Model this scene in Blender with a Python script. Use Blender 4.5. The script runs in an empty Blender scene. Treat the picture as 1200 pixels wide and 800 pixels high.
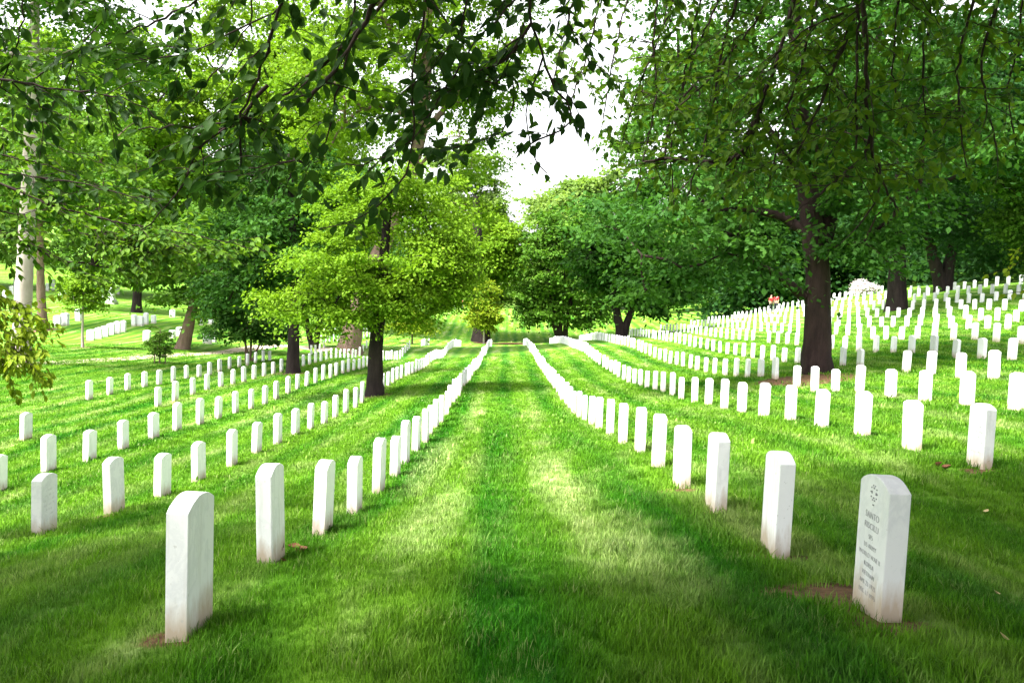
import bpy, bmesh, math, random
import numpy as np
from mathutils import Vector, Matrix

SC = bpy.context.scene
COL = SC.collection
rng = np.random.default_rng(7)
random.seed(7)
R_ = math.radians

# ------------------------------------------------------------------ camera
YAW, PITCH, ROLL, F = R_(.4), R_(4.0), R_(1.8), 1000.0
cam_d = bpy.data.cameras.new('camera')
cam = bpy.data.objects.new('camera', cam_d)
COL.objects.link(cam)
CAM_R = Matrix.Rotation(-YAW, 3, 'Z') @ Matrix.Rotation(math.pi / 2 - PITCH, 3, 'X') @ Matrix.Rotation(ROLL, 3, 'Z')
cam.matrix_world = CAM_R.to_4x4()
cam_d.sensor_width = 36.0
cam_d.lens = 36.0 * F / 1200.0
cam_d.clip_start = 0.05
cam_d.clip_end = 3000
SC.camera = cam
NR = np.array(CAM_R)

# ------------------------------------------------------------------ light
SUN_EL, SUN_AZ = R_(60), R_(238)          # azimuth clockwise from +Y; behind and to the left
world = bpy.data.worlds.new('World')
SC.world = world
world.use_nodes = True
wn = world.node_tree.nodes
wl = world.node_tree.links
wn.clear()
sky = wn.new('ShaderNodeTexSky')
sky.sky_type = 'NISHITA'
sky.sun_disc = False
sky.sun_elevation = SUN_EL
sky.sun_rotation = SUN_AZ
sky.air_density = 1.0
sky.dust_density = 4.0
sky.ozone_density = 1.0
hs = wn.new('ShaderNodeHueSaturation')
hs.inputs['Saturation'].default_value = 0.12
bg = wn.new('ShaderNodeBackground')
bg.inputs['Strength'].default_value = 0.057
wo = wn.new('ShaderNodeOutputWorld')
wl.new(sky.outputs[0], hs.inputs['Color'])
wl.new(hs.outputs[0], bg.inputs['Color'])
wl.new(bg.outputs[0], wo.inputs['Surface'])
sun_d = bpy.data.lights.new('sun', 'SUN')
sun_d.energy = 1.5
sun_d.angle = R_(10)
sun_d.color = (1.0, 0.97, 0.89)
sun = bpy.data.objects.new('sun', sun_d)
COL.objects.link(sun)
sd = Vector((math.sin(SUN_AZ) * math.cos(SUN_EL), math.cos(SUN_AZ) * math.cos(SUN_EL), math.sin(SUN_EL)))
sun.rotation_euler = sd.to_track_quat('Z', 'Y').to_euler()
SC.view_settings.view_transform = 'Standard'
SC.view_settings.look = 'None'
SC.view_settings.exposure = 3.58
SC.view_settings.gamma = 1.0
SC.cycles.max_bounces = 8
SC.cycles.diffuse_bounces = 3
SC.cycles.transmission_bounces = 5
SC.cycles.transparent_max_bounces = 4

# ------------------------------------------------------------------ helpers
def ray(px, py):
    return NR @ np.array([(px - 600) / F, -(py - 400) / F, -1.0])

def W(px, py, d):
    """point seen at pixel (px, py) of the 1200x800 photo, d metres ahead"""
    r = ray(px, py)
    return r * (d / r[1])

def project(P):
    P = np.atleast_2d(P)
    q = P @ NR
    z = np.maximum(-q[:, 2], 1e-6)
    return 600 + F * q[:, 0] / z, 400 - F * q[:, 1] / z, -q[:, 2]

def mesh_np(name, verts, faces, smooth=False):
    """faces: (n,k) int array, or list of such arrays"""
    if not isinstance(faces, list):
        faces = [faces]
    faces = [np.asarray(f, dtype=np.int64) for f in faces if len(f)]
    m = bpy.data.meshes.new(name)
    verts = np.asarray(verts, dtype=np.float32)
    m.vertices.add(len(verts))
    m.vertices.foreach_set('co', verts.ravel())
    loops = np.concatenate([f.ravel() for f in faces]).astype(np.int32)
    tot = np.concatenate([np.full(len(f), f.shape[1], dtype=np.int32) for f in faces])
    start = np.concatenate([[0], np.cumsum(tot)[:-1]]).astype(np.int32)
    m.loops.add(len(loops))
    m.loops.foreach_set('vertex_index', loops)
    m.polygons.add(len(tot))
    m.polygons.foreach_set('loop_start', start)
    m.polygons.foreach_set('loop_total', tot)
    if smooth:
        m.polygons.foreach_set('use_smooth', np.ones(len(tot), dtype=bool))
    m.update(calc_edges=True)
    return m

def face_attr(m, name, vals):
    a = m.attributes.new(name, 'FLOAT', 'FACE')
    a.data.foreach_set('value', np.asarray(vals, dtype=np.float32))

def link(name, data, mat=None, parent=None, loc=None):
    o = bpy.data.objects.new(name, data)
    COL.objects.link(o)
    if mat is not None and data is not None:
        data.materials.append(mat)
    if parent is not None:
        o.parent = parent
    if loc is not None:
        o.location = loc
    return o

def tag(o, label=None, cat=None, group=None, kind=None):
    if label: o['label'] = label
    if cat: o['category'] = cat
    if group: o['group'] = group
    if kind: o['kind'] = kind
    return o

def thing(name, label, cat, loc, group=None):
    o = bpy.data.objects.new(name, None)
    o.empty_display_size = 0.2
    COL.objects.link(o)
    o.location = loc
    return tag(o, label, cat, group)

# ------------------------------------------------------------------ materials
class NT:
    def __init__(s, name):
        s.m = bpy.data.materials.new(name)
        s.m.use_nodes = True
        s.t = s.m.node_tree
        s.t.nodes.clear()
        s.out = s.t.nodes.new('ShaderNodeOutputMaterial')
    def n(s, typ, **kw):
        nd = s.t.nodes.new('ShaderNode' + typ)
        for k, v in kw.items():
            if k.startswith('i_'):
                nd.inputs[k[2:].replace('_', ' ')].default_value = v
            else:
                setattr(nd, k, v)
        return nd
    def l(s, a, b):
        s.t.links.new(a, b)
    def val(s, x, sock):
        if isinstance(x, (int, float)):
            sock.default_value = x
        else:
            s.l(x, sock)
    def math(s, op, a, b=0.0, c=None, clamp=False):
        nd = s.n('Math', operation=op, use_clamp=clamp)
        s.val(a, nd.inputs[0]); s.val(b, nd.inputs[1])
        if c is not None: s.val(c, nd.inputs[2])
        return nd.outputs[0]
    def noise(s, vec, scale, detail=3, rough=.55):
        nd = s.n('TexNoise', i_Scale=scale, i_Detail=detail, i_Roughness=rough)
        if vec is not None: s.l(vec, nd.inputs['Vector'])
        return nd.outputs[0]
    def ramp(s, fac, *stops):
        nd = s.n('ValToRGB')
        e = nd.color_ramp.elements
        e[0].position, e[0].color = stops[0][0], (*stops[0][1], 1) if len(stops[0][1]) == 3 else stops[0][1]
        e[1].position, e[1].color = stops[-1][0], (*stops[-1][1], 1)
        for p, c in stops[1:-1]:
            x = e.new(p); x.color = (*c, 1)
        s.l(fac, nd.inputs[0])
        return nd.outputs[0]
    def mix(s, fac, a, b, mode='MIX'):
        nd = s.n('MixRGB', blend_type=mode)
        s.val(fac, nd.inputs[0])
        for x, k in ((a, 1), (b, 2)):
            if isinstance(x, tuple): nd.inputs[k].default_value = (*x, 1)
            else: s.l(x, nd.inputs[k])
        return nd.outputs[0]
    def scaled(s, vec, xyz):
        nd = s.n('Mapping')
        nd.inputs['Scale'].default_value = xyz
        s.l(vec, nd.inputs['Vector'])
        return nd.outputs[0]

def leaf_mat(name, c_dark, c_light, trans=.38, tr_boost=(1.25, 1.25, .7), attr=True):
    s = NT(name)
    if attr:
        f = s.n('Attribute', attribute_name='tint').outputs['Fac']
    else:
        f = s.n('ObjectInfo').outputs['Random']
    col = s.mix(f, c_dark, c_light)
    p = s.n('BsdfPrincipled', i_Roughness=.6)
    p.inputs['Specular IOR Level'].default_value = .09
    s.l(col, p.inputs['Base Color'])
    t = s.n('BsdfTranslucent')
    s.l(s.mix(1.0, col, tr_boost, 'MULTIPLY'), t.inputs['Color'])
    mx = s.n('MixShader')
    mx.inputs[0].default_value = trans
    s.l(p.outputs[0], mx.inputs[1]); s.l(t.outputs[0], mx.inputs[2])
    s.l(mx.outputs[0], s.out.inputs[0])
    return s.m

def bark_mat(name, c1, c2, sc=6, bump=.6):
    s = NT(name)
    pos = s.n('NewGeometry').outputs['Position']
    v = s.scaled(pos, (1, 1, .22))
    n1 = s.noise(v, sc, 6, .7)
    n2 = s.noise(pos, 1.3, 3)
    col = s.ramp(s.math('ADD', s.math('MULTIPLY', n1, .7), s.math('MULTIPLY', n2, .3)), (.3, c1), (.7, c2))
    p = s.n('BsdfPrincipled', i_Roughness=.9)
    p.inputs['Specular IOR Level'].default_value = .15
    s.l(col, p.inputs['Base Color'])
    b = s.n('Bump', i_Strength=bump, i_Distance=.04)
    s.l(n1, b.inputs['Height']); s.l(b.outputs[0], p.inputs['Normal'])
    s.l(p.outputs[0], s.out.inputs[0])
    return s.m

def plain_mat(name, c, rough=.7, var=.12, sc=8):
    s = NT(name)
    pos = s.n('TexCoord').outputs['Object']
    col = s.mix(s.noise(pos, sc), tuple(x * (1 - var) for x in c), tuple(min(1, x * (1 + var)) for x in c))
    p = s.n('BsdfPrincipled', i_Roughness=rough)
    s.l(col, p.inputs['Base Color'])
    s.l(p.outputs[0], s.out.inputs[0])
    return s.m

def grass_color(s):
    """colour of the mown turf as a function of place: mowing stripes along the rows, dry streaks, clumps"""
    pos = s.n('NewGeometry').outputs['Position']
    sep = s.n('SeparateXYZ'); s.l(pos, sep.inputs[0])
    x, y = sep.outputs[0], sep.outputs[1]
    wob = s.noise(pos, .25, 2)
    u = s.math('ADD', x, s.math('MULTIPLY', wob, .5))
    st = s.math('SINE', s.math('MULTIPLY_ADD', u, 2 * math.pi / 1.25, math.pi / 2 - 2 * math.pi * .85 / 1.25))
    st = s.math('MULTIPLY_ADD', st, .5, .5)
    lanes = s.noise(s.scaled(pos, (1.0, .05, .05)), 1.7, 2)
    patch = s.noise(pos, .35, 4, .6)
    fine = s.noise(pos, 9, 4, .65)
    base = s.ramp(fine, (.25, (.010, .072, .004)), (.55, (.030, .150, .005)), (.8, (.076, .218, .010)))
    k = s.math('ADD', s.math('MULTIPLY', st, .42), s.math('MULTIPLY', lanes, .95))
    k = s.math('ADD', k, s.math('MULTIPLY', patch, .6))
    k = s.ramp(s.math('MULTIPLY', k, .6), (.38, (0, 0, 0)), (.66, (1, 1, 1)))
    base = s.mix(s.math('MULTIPLY', k, .8), base, (.130, .25, .018))
    # dry pale streaks lying along the mowing direction
    dry = s.noise(s.scaled(pos, (1.0, .16, .16)), 1.9, 5, .6)
    dry = s.ramp(dry, (.50, (0, 0, 0)), (.68, (1, 1, 1)))
    dry = s.math('MULTIPLY', dry, s.math('MULTIPLY_ADD', st, .7, .15))
    base = s.mix(s.math('MULTIPLY', dry, .8), base, (.33, .36, .17))
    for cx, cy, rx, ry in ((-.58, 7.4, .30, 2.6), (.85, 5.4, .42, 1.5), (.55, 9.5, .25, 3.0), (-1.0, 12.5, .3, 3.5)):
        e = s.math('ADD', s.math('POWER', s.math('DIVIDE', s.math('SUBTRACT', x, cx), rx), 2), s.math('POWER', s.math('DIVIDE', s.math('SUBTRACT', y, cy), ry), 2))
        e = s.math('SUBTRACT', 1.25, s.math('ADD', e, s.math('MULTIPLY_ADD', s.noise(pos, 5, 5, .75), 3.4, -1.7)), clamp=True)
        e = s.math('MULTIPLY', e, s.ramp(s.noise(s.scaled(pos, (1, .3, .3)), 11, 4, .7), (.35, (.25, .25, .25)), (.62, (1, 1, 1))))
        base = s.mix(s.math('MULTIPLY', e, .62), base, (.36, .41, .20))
    return base, pos, fine

def ground_mat():
    s = NT('turf')
    col, pos, fine = grass_color(s)
    dirt = s.n('Attribute', attribute_name='dirt').outputs['Fac']
    soil = s.ramp(s.noise(pos, 14, 5, .7), (.3, (.05, .028, .014)), (.7, (.17, .10, .05)))
    dn = s.math('ADD', dirt, s.math('MULTIPLY_ADD', s.noise(pos, 5, 5, .7), 1.2, -.6))
    dn = s.math('MULTIPLY', s.math('SMOOTH_MIN', s.math('MULTIPLY', s.math('SUBTRACT', dn, .35), 4), 1, .1, clamp=True), dirt)
    dn = s.math('MINIMUM', s.math('MULTIPLY', dn, 1.6), 1)
    col = s.mix(dn, col, soil)
    p = s.n('BsdfPrincipled', i_Roughness=.85)
    p.inputs['Specular IOR Level'].default_value = .1
    s.l(col, p.inputs['Base Color'])
    b = s.n('Bump', i_Strength=.9, i_Distance=.05)
    s.l(s.noise(pos, 22, 4, .7), b.inputs['Height']); s.l(b.outputs[0], p.inputs['Normal'])
    s.l(p.outputs[0], s.out.inputs[0])
    return s.m

def blade_mat():
    s = NT('grass_blade')
    col, pos, fine = grass_color(s)
    rnd = s.n('ObjectInfo').outputs['Random']
    col = s.mix(1.0, col, s.ramp(rnd, (.0, (.42, .5, .42)), (.6, (1.05, 1.1, .9)), (1.0, (1.5, 1.45, 1.4))), 'MULTIPLY')
    col = s.mix(s.ramp(rnd, (.93, (0, 0, 0)), (.98, (.6, .6, .6))), col, (.26, .28, .12))
    p = s.n('BsdfPrincipled', i_Roughness=.55)
    p.inputs['Specular IOR Level'].default_value = .1
    s.l(col, p.inputs['Base Color'])
    t = s.n('BsdfTranslucent')
    s.l(s.mix(1.0, col, (1.0, 1.2, .5), 'MULTIPLY'), t.inputs['Color'])
    mx = s.n('MixShader'); mx.inputs[0].default_value = .3
    s.l(p.outputs[0], mx.inputs[1]); s.l(t.outputs[0], mx.inputs[2])
    s.l(mx.outputs[0], s.out.inputs[0])
    return s.m

def marble_mat(name, base=(.80, .80, .80), dirtc=(.42, .33, .24), splash=True):
    s = NT(name)
    tc = s.n('TexCoord').outputs['Object']
    rnd = s.n('ObjectInfo').outputs['Random']
    ad = s.n('VectorMath', operation='ADD')
    cx = s.n('CombineXYZ'); s.l(s.math('MULTIPLY', rnd, 57.0), cx.inputs[0]); s.l(s.math('MULTIPLY', rnd, 31.0), cx.inputs[1])
    s.l(tc, ad.inputs[0]); s.l(cx.outputs[0], ad.inputs[1])
    v = ad.outputs[0]
    warp = s.n('TexNoise', i_Scale=4.0, i_Detail=3)
    s.l(v, warp.inputs['Vector'])
    mv = s.n('VectorMath', operation='MULTIPLY_ADD')
    s.l(warp.outputs['Color'], mv.inputs[0]); mv.inputs[1].default_value = (.35, .35, .35); s.l(v, mv.inputs[2])
    veins = s.noise(s.scaled(mv.outputs[0], (2.5, 2.5, 1.2)), 3.2, 5, .6)
    vm = s.ramp(veins, (.47, (0, 0, 0)), (.55, (1, 1, 1)), (.64, (0, 0, 0)))
    amount = s.math('MULTIPLY', rnd, .45)
    tone = s.mix(s.math('MULTIPLY', s.math('POWER', rnd, 3), .8), base, tuple(x * .78 for x in base))
    col = s.mix(s.math('MULTIPLY', vm, amount), tone, (.50, .51, .53))
    # vertical rain streaks, different on every stone
    streak = s.noise(s.scaled(v, (9, 9, .8)), 2.4, 4, .6)
    sm = s.ramp(streak, (.55, (0, 0, 0)), (.75, (1, 1, 1)))
    col = s.mix(s.math('MULTIPLY', sm, .6), col, (.56, .55, .53))
    # soil splash near the ground
    sep = s.n('SeparateXYZ'); s.l(tc, sep.inputs[0])
    h = s.math('SUBTRACT', sep.outputs[2], s.math('MULTIPLY', s.noise(s.scaled(v, (3, 3, .8)), 5, 4, .65), .32))
    low = s.math('MULTIPLY', s.math('SUBTRACT', .05, h), 6.5, clamp=True)
    if splash: col = s.mix(s.math('MULTIPLY', low, .92), col, dirtc)
    speck = s.ramp(s.noise(v, 38, 2), (.70, (0, 0, 0)), (.74, (1, 1, 1)))
    col = s.mix(s.math('MULTIPLY', speck, .6), col, (.4, .39, .37))
    p = s.n('BsdfPrincipled', i_Roughness=.55)
    p.inputs['Specular IOR Level'].default_value = .35
    s.l(col, p.inputs['Base Color'])
    b = s.n('Bump', i_Strength=.25, i_Distance=.004)
    s.l(s.noise(v, 60, 4), b.inputs['Height']); s.l(b.outputs[0], p.inputs['Normal'])
    s.l(p.outputs[0], s.out.inputs[0])
    return s.m

M_turf = ground_mat()
M_blade = blade_mat()
M_marble = marble_mat('white_marble')
M_marble_far = marble_mat('white_marble_far', splash=False)
M_oldstone = marble_mat('old_marble', (.66, .66, .68), (.42, .38, .32))
M_letter = plain_mat('engraving', (.27, .27, .28), .9)
M_pathm = plain_mat('gravel_path', (.42, .34, .25), .95, .2, 2)
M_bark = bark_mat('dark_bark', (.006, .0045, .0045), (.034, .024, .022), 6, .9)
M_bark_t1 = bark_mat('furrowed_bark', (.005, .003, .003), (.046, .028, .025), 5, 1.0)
M_bark_mid = bark_mat('brown_bark', (.09, .055, .042), (.22, .15, .12))
M_bark_pale = bark_mat('pale_bark', (.27, .215, .20), (.44, .375, .35), 3, .35)
M_twig = bark_mat('twig_bark', (.012, .007, .007), (.045, .028, .026), 20, .4)
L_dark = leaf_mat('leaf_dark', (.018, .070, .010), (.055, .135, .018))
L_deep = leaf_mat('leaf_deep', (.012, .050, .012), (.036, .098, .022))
L_mid = leaf_mat('leaf_mid', (.036, .108, .010), (.095, .19, .018))
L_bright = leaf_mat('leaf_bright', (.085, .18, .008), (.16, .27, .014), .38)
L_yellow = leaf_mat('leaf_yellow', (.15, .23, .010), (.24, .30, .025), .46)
L_pale = leaf_mat('leaf_pale', (.10, .19, .035), (.19, .28, .06), .45)
L_grey = leaf_mat('leaf_grey', (.05, .09, .03), (.10, .14, .05))
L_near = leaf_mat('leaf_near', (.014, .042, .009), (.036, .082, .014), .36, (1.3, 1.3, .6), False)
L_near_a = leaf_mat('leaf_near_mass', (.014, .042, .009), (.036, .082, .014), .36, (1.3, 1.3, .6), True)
L_fresh = leaf_mat('leaf_fresh', (.14, .22, .010), (.25, .32, .03), .42, (1.2, 1.2, .6), False)
L_fresh_a = leaf_mat('leaf_fresh_mass', (.14, .22, .010), (.25, .32, .03), .42, (1.2, 1.2, .6), True)
L_low = leaf_mat('leaf_low', (.034, .095, .010), (.11, .20, .018), .42, (1.3, 1.3, .6), False)
L_low_a = leaf_mat('leaf_low_mass', (.034, .095, .010), (.11, .20, .018), .42, (1.3, 1.3, .6), True)
L_weep = leaf_mat('leaf_weeping', (.026, .068, .009), (.088, .155, .014), .42, (1.3, 1.3, .6), False)
L_weep_a = leaf_mat('leaf_weeping_mass', (.026, .068, .009), (.088, .155, .014), .42, (1.3, 1.3, .6), True)
M_blossom = leaf_mat('blossom', (.55, .48, .46), (.8, .76, .74), .3, (1, 1, 1))

# ------------------------------------------------------------------ terrain
ROWX = {'R1': 1.75, 'R2': 4.8, 'R3': 7.9, 'R4': 10.95, 'R5': 14.0, 'R6': 17.05, 'R7': 20.1, 'R8': 23.15, 'R9': 26.2,
        'R10': 29.25, 'R11': 32.3, 'R12': 35.35, 'L1': -1.42, 'L2': -4.5, 'L3': -7.65, 'L4': -10.7, 'L5': -13.8}
BASES = {
 'R1': [(1031,729),(907,655),(838,601),(794,573),(768,551),(746,533),(728,521),(713,512),(700,505),(677,491),(664,478),(652,461),(641,446),(632.5,432),(626,420)],
 'R2': [(1152,550),(1070,531),(1011,514),(961,504),(926,495),(895,489),(869,485),(848,480),(829,475),(814,473),(801,469),(786,464),(774,460),(764,457),(755,454.5),(741,450),(734,448),(715,437),(700,426),(685,413.5)],
 'R3': [(1193,483),(1134,477),(1086,472),(1044,468),(1009,462),(980,461),(956,460),(933,454),(909,444),(879,443),(851,441),(832,438),(809,432.5),(787,427),(774,423),(750,412)],
 'R4': [(1167,446),(1127,444),(1092,440),(1063,437),(1009,431),(987,430),(934,427),(905,423),(881,420),(861,417),(843,414),(828,410),(807,405.5),(795,402),(765,396.5)],
 'R5': [(1187,423),(1152,421),(1121,420),(1094,416),(1069,415),(1047,414),(1026.5,414),(1007,412),(976,410),(934,405),(905,402.5),(881,399),(851,397),(827,393),(800,389)],
 'R6': [(1198,403),(1169,401),(1143,399),(1118,399),(1096,397.5),(1076,398.7),(1057,399),(1039.5,399),(1023.5,398),(1007.5,395),(980,393)],
 'R7': [(1182,386),(1158,386),(1136,386.7),(1115,386),(1097,383),(1079,383),(1063,384),(1047,384),(1033,384),(1019,384)],
 'R8': [(1191,378),(1170,377),(1150,376.7),(1132,373.7),(1113,372),(1068,373),(1028,372)],
 'R9': [(1178,364.5),(1143,363.8),(1098,361.5),(1072,363)],
 'R10': [(1184,351),(1155,355),(1125,355),(1098,352.5),(1065,355)],
 'R11': [(1194,345),(1138,344.7),(1099,345),(1068,348)],
 'R12': [(1197,333)],
 'L1': [(212,752),(320,664),(378,627),(419,603),(445,581),(463,561),(479,545),(490,531),(512,504),(531,474),(545,452),(556,436),(566,419)],
 'L2': [(47,627),(131,602),(189,584),(234,566),(272,548),(302,533),(327,522),(350,510),(380,498),(405,485),(425,473),(455,453),(480,440),(500,430),(520,419)],
 'L3': [(54,556),(102,543),(143,529),(179,515),(207,506),(233,498),(258,490.5),(280,483.5),(300,478),(318,472),(335,463),(360,453),(378,447),(402,438),(425,432),(452,422),(475,413.5)],
 'L4': [(29,517),(184,478),(223,464),(256,455),(286,448),(308,442),(327,437),(355,430),(372,425),(388,420),(404,420),(425,415)],
 'L5': [(104,469),(127,463),(149,458),(168,454),(186,452),(217,445),(245,441),(268,433),(288,429),(307,424),(323,422),(363,415),(376,412)],
}
BASE_Y = {}
ctl = []
for k, pts in BASES.items():
    ys = []
    for (px, py) in pts:
        r = ray(px, py)
        q = r * (ROWX[k] / r[0])
        ctl.append(q); ys.append(q[1])
    BASE_Y[k] = ys
for (px, py, d) in [(40,425,40),(97,407,53),(187,427,45),(218,408,58),(293,424,49),(243,402,62),(106,399,64),(144,389,70),(67,382,74),
                    (157,382,74),(180,379,77),(202,371,86),(65,345,112),(131,357,100),(30,330,135),(240,372,100),(320,380,95),
                    (410,407,64),(380,402,74),(430,390,88),(483,401,88),(500,398,96),
                    (567,402,104),(590,404,100),(655,399,108),(700,398,106),(540,388,116),(540,362,142),(640,382,122),(640,363,142),(600,362,150),(729,394,94),(760,374,120),(780,362,142),
                    (800,384,98),(860,368,108),(915,360,112),(960,350,115),(1050,347,74),(1010,345,88),(1105,333,78),(1160,330,82),(1200,310,100),(1000,330,130),
                    (1100,290,160),(760,350,200),(600,348,230),(450,348,200),(300,335,180),(60,300,200),(-200,320,120),(-200,420,60),(-150,600,14),(1400,420,30),(1400,330,70),(1400,290,140),(1300,640,6)]:
    ctl.append(W(px, py, d))
for p in [(0, 1.5, -1.42), (0, -2, -1.3), (-3, 2, -1.75), (3.5, 2, -1.3), (0, -15, -.6), (-15, -10, -1.8), (15, -10, -.2), (-25, 5, -3.4), (25, 8, .2),
          (-60, 10, -3.5), (60, 15, 2.5), (0, -60, 1), (-80, -60, 0), (80, -60, 3), (0, 420, 8), (-250, 400, 25), (250, 400, 40), (-250, 150, 12), (250, 150, 30),
          (-250, 0, 0), (250, 0, 14), (-120, 60, 0), (120, 60, 12), (-400, -60, 4), (400, -60, 18), (-400, 500, 30), (400, 500, 45), (0, 600, 15)]:
    ctl.append(np.array(p, dtype=float))
CTL = np.array(ctl)

def _k(r2):
    return np.where(r2 > 1e-12, .5 * r2 * np.log(np.maximum(r2, 1e-12)), 0)

def _fit():
    n = len(CTL)
    P = CTL[:, :2] / 50.0
    d2 = ((P[:, None] - P[None]) ** 2).sum(-1)
    A = np.zeros((n + 3, n + 3))
    A[:n, :n] = _k(d2) + np.eye(n) * 4e-5
    A[:n, n] = 1; A[:n, n + 1:] = P
    A[n, :n] = 1; A[n + 1:, :n] = P.T
    b = np.zeros(n + 3); b[:n] = CTL[:, 2]
    return P, np.linalg.solve(A, b)
_P, _w = _fit()

def height(x, y):
    x = np.asarray(x, dtype=float); y = np.asarray(y, dtype=float)
    sh = x.shape
    Q = np.stack([x.ravel(), y.ravel()], -1) / 50.0
    out = np.empty(len(Q))
    for i in range(0, len(Q), 20000):
        q = Q[i:i + 20000]
        d2 = ((q[:, None] - _P[None]) ** 2).sum(-1)
        out[i:i + 20000] = _k(d2) @ _w[:-3] + _w[-3] + q @ _w[-2:]
    return out.reshape(sh)

def hz(x, y):
    return float(height(np.array([x]), np.array([y]))[0])

def hit(px, py, dmin=2.0, dmax=260):
    """where the ray through a photo pixel meets the ground"""
    r = ray(px, py)
    d = np.geomspace(dmin, dmax, 3000)
    P = r[None] * (d / r[1])[:, None]
    below = P[:, 2] < height(P[:, 0], P[:, 1])
    i = int(np.argmax(below)) if below.any() else len(d) - 1
    p = P[i]
    return np.array([p[0], p[1], hz(p[0], p[1])])

def on_ground(px, d):
    """ground point at depth d in the picture column px"""
    p = W(px, 400, d)
    for _ in range(3):
        z = hz(p[0], p[1])
        _, py, _ = project(np.array([[p[0], p[1], z]]))
        p = W(px, py[0], d)
    return np.array([p[0], p[1], hz(p[0], p[1])])

DIRT = [(hit(px_, py_), .24) for px_, py_ in ((838, 603), (794, 575), (907, 657), (378, 629), (418, 605), (1150, 552), (48, 629), (132, 604))] + [(hit(962, 700), .40), (hit(1046, 733), .22), (hit(937, 655), .16), (hit(982, 690), .22), (hit(322, 664), .14), (hit(200, 748), .17), (hit(520, 652), .0),
        (hit(955, 443), 1.5), (hit(915, 446), .9), (hit(440, 463), .8), (hit(344, 438), 1.3), (hit(548, 469), .35), (hit(97, 407), 1.0), (hit(567, 402), 2.0), (hit(600, 403), 3.0), (hit(50, 387), 1.5)]

def build_ground():
    u = np.linspace(-1, 1, 321)
    xs = 3.0 * np.sinh(u * 5.6)
    v = np.linspace(0, 1, 361)
    ys = 1.5 + 1.2 * np.sinh(v * 6.9)
    ys = np.concatenate([[-60, -40, -25, -15, -9, -5, -3, -1.5, -.4, .6, 1.2], ys])
    xs = np.clip(xs, -400, 400); 
    X, Y = np.meshgrid(xs, ys)
    Z = height(X, Y)
    V = np.stack([X.ravel(), Y.ravel(), Z.ravel()], -1)
    n = len(xs)
    i = np.arange(len(ys) - 1)[:, None] * n + np.arange(n - 1)[None]
    i = i.ravel()
    Fq = np.stack([i, i + 1, i + n + 1, i + n], -1)
    m = mesh_np('ground', V, Fq, True)
    dirt = np.zeros(len(V))
    for p, r in DIRT:
        if r > 0:
            dd = np.hypot(V[:, 0] - p[0], (V[:, 1] - p[1]))
            dirt = np.maximum(dirt, np.clip(1.35 - dd / r, 0, 1))
    a = m.attributes.new('dirt', 'FLOAT', 'POINT')
    a.data.foreach_set('value', dirt.astype(np.float32))
    return tag(link('ground', m, M_turf), 'mown grass slope falling away from the camera', kind='structure')
build_ground()

def strip(name, pts, width, mat, label, lift=.012):
    """a ribbon lying on the ground along photo-derived ground points"""
    P = np.array(pts)[:, :2]
    t = np.concatenate([[0], np.cumsum(np.hypot(*np.diff(P, axis=0).T))])
    tt = np.linspace(0, t[-1], max(20, int(t[-1] / .8)))
    C = np.stack([np.interp(tt, t, P[:, k]) for k in (0, 1)], -1)
    for _ in range(6):
        C[1:-1] = (C[:-2] + 2 * C[1:-1] + C[2:]) / 4
    T = np.gradient(C, axis=0); T /= np.linalg.norm(T, axis=1)[:, None]
    N = np.stack([-T[:, 1], T[:, 0]], -1)
    rows = []
    for s in np.linspace(-1, 1, 5):
        w = width * .5 * (1 + .12 * np.sin(tt * 1.7 + s * 9))
        Q = C + N * (s * w)[:, None]
        rows.append(np.column_stack([Q, height(Q[:, 0], Q[:, 1]) + lift * (1 if abs(s) < .9 else .2)]))
    V = np.stack(rows, 1).reshape(-1, 3)
    n = 5
    i = (np.arange(len(C) - 1)[:, None] * n + np.arange(n - 1)[None]).ravel()
    m = mesh_np(name, V, np.stack([i, i + 1, i + n + 1, i + n], -1), True)
    return tag(link(name, m, mat), label, kind='structure')

# ------------------------------------------------------------------ tubes and trees
def tube(pts, radii, n=8, lobes=None, seed=0, cap=False):
    """swept tube: returns verts, quads"""
    P = np.asarray(pts, dtype=float)
    r = np.asarray(radii, dtype=float)
    T = np.gradient(P, axis=0)
    T /= np.linalg.norm(T, axis=1)[:, None] + 1e-9
    ref = np.array([0, 1.0, 0]) if abs(T[0][1]) < .9 else np.array([1.0, 0, 0])
    V = []
    a = np.linspace(0, 2 * np.pi, n, endpoint=False)
    rg = np.random.default_rng(seed)
    ph = rg.uniform(0, 6.28, 4)
    for i in range(len(P)):
        s = ref - T[i] * ref.dot(T[i]); s /= np.linalg.norm(s) + 1e-9
        ref = s
        b = np.cross(T[i], s)
        rr = r[i]
        if lobes is not None:
            rr = rr * (1 + lobes[i] * (.5 * np.sin(3 * a + ph[0]) + .35 * np.sin(5 * a + ph[1]) + .2 * np.sin(8 * a + ph[2])))
        else:
            rr = np.full(n, rr)
        V.append(P[i] + (np.cos(a) * rr)[:, None] * s + (np.sin(a) * rr)[:, None] * b)
    V = np.concatenate(V)
    q = []
    for i in range(len(P) - 1):
        j = np.arange(n)
        q.append(np.stack([i * n + j, i * n + (j + 1) % n, (i + 1) * n + (j + 1) % n, (i + 1) * n + j], -1))
    return V, np.concatenate(q)

def resample(pts, step):
    P = np.asarray(pts, dtype=float)
    t = np.concatenate([[0], np.cumsum(np.linalg.norm(np.diff(P, axis=0), axis=1))])
    n = max(3, int(t[-1] / step) + 1)
    tt = np.linspace(0, t[-1], n)
    # Catmull-like smoothing: dense linear then relax
    C = np.stack([np.interp(tt, t, P[:, k]) for k in range(3)], -1)
    for _ in range(2):
        C[1:-1] = (C[:-2] + 2 * C[1:-1] + C[2:]) / 4
    return C

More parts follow.
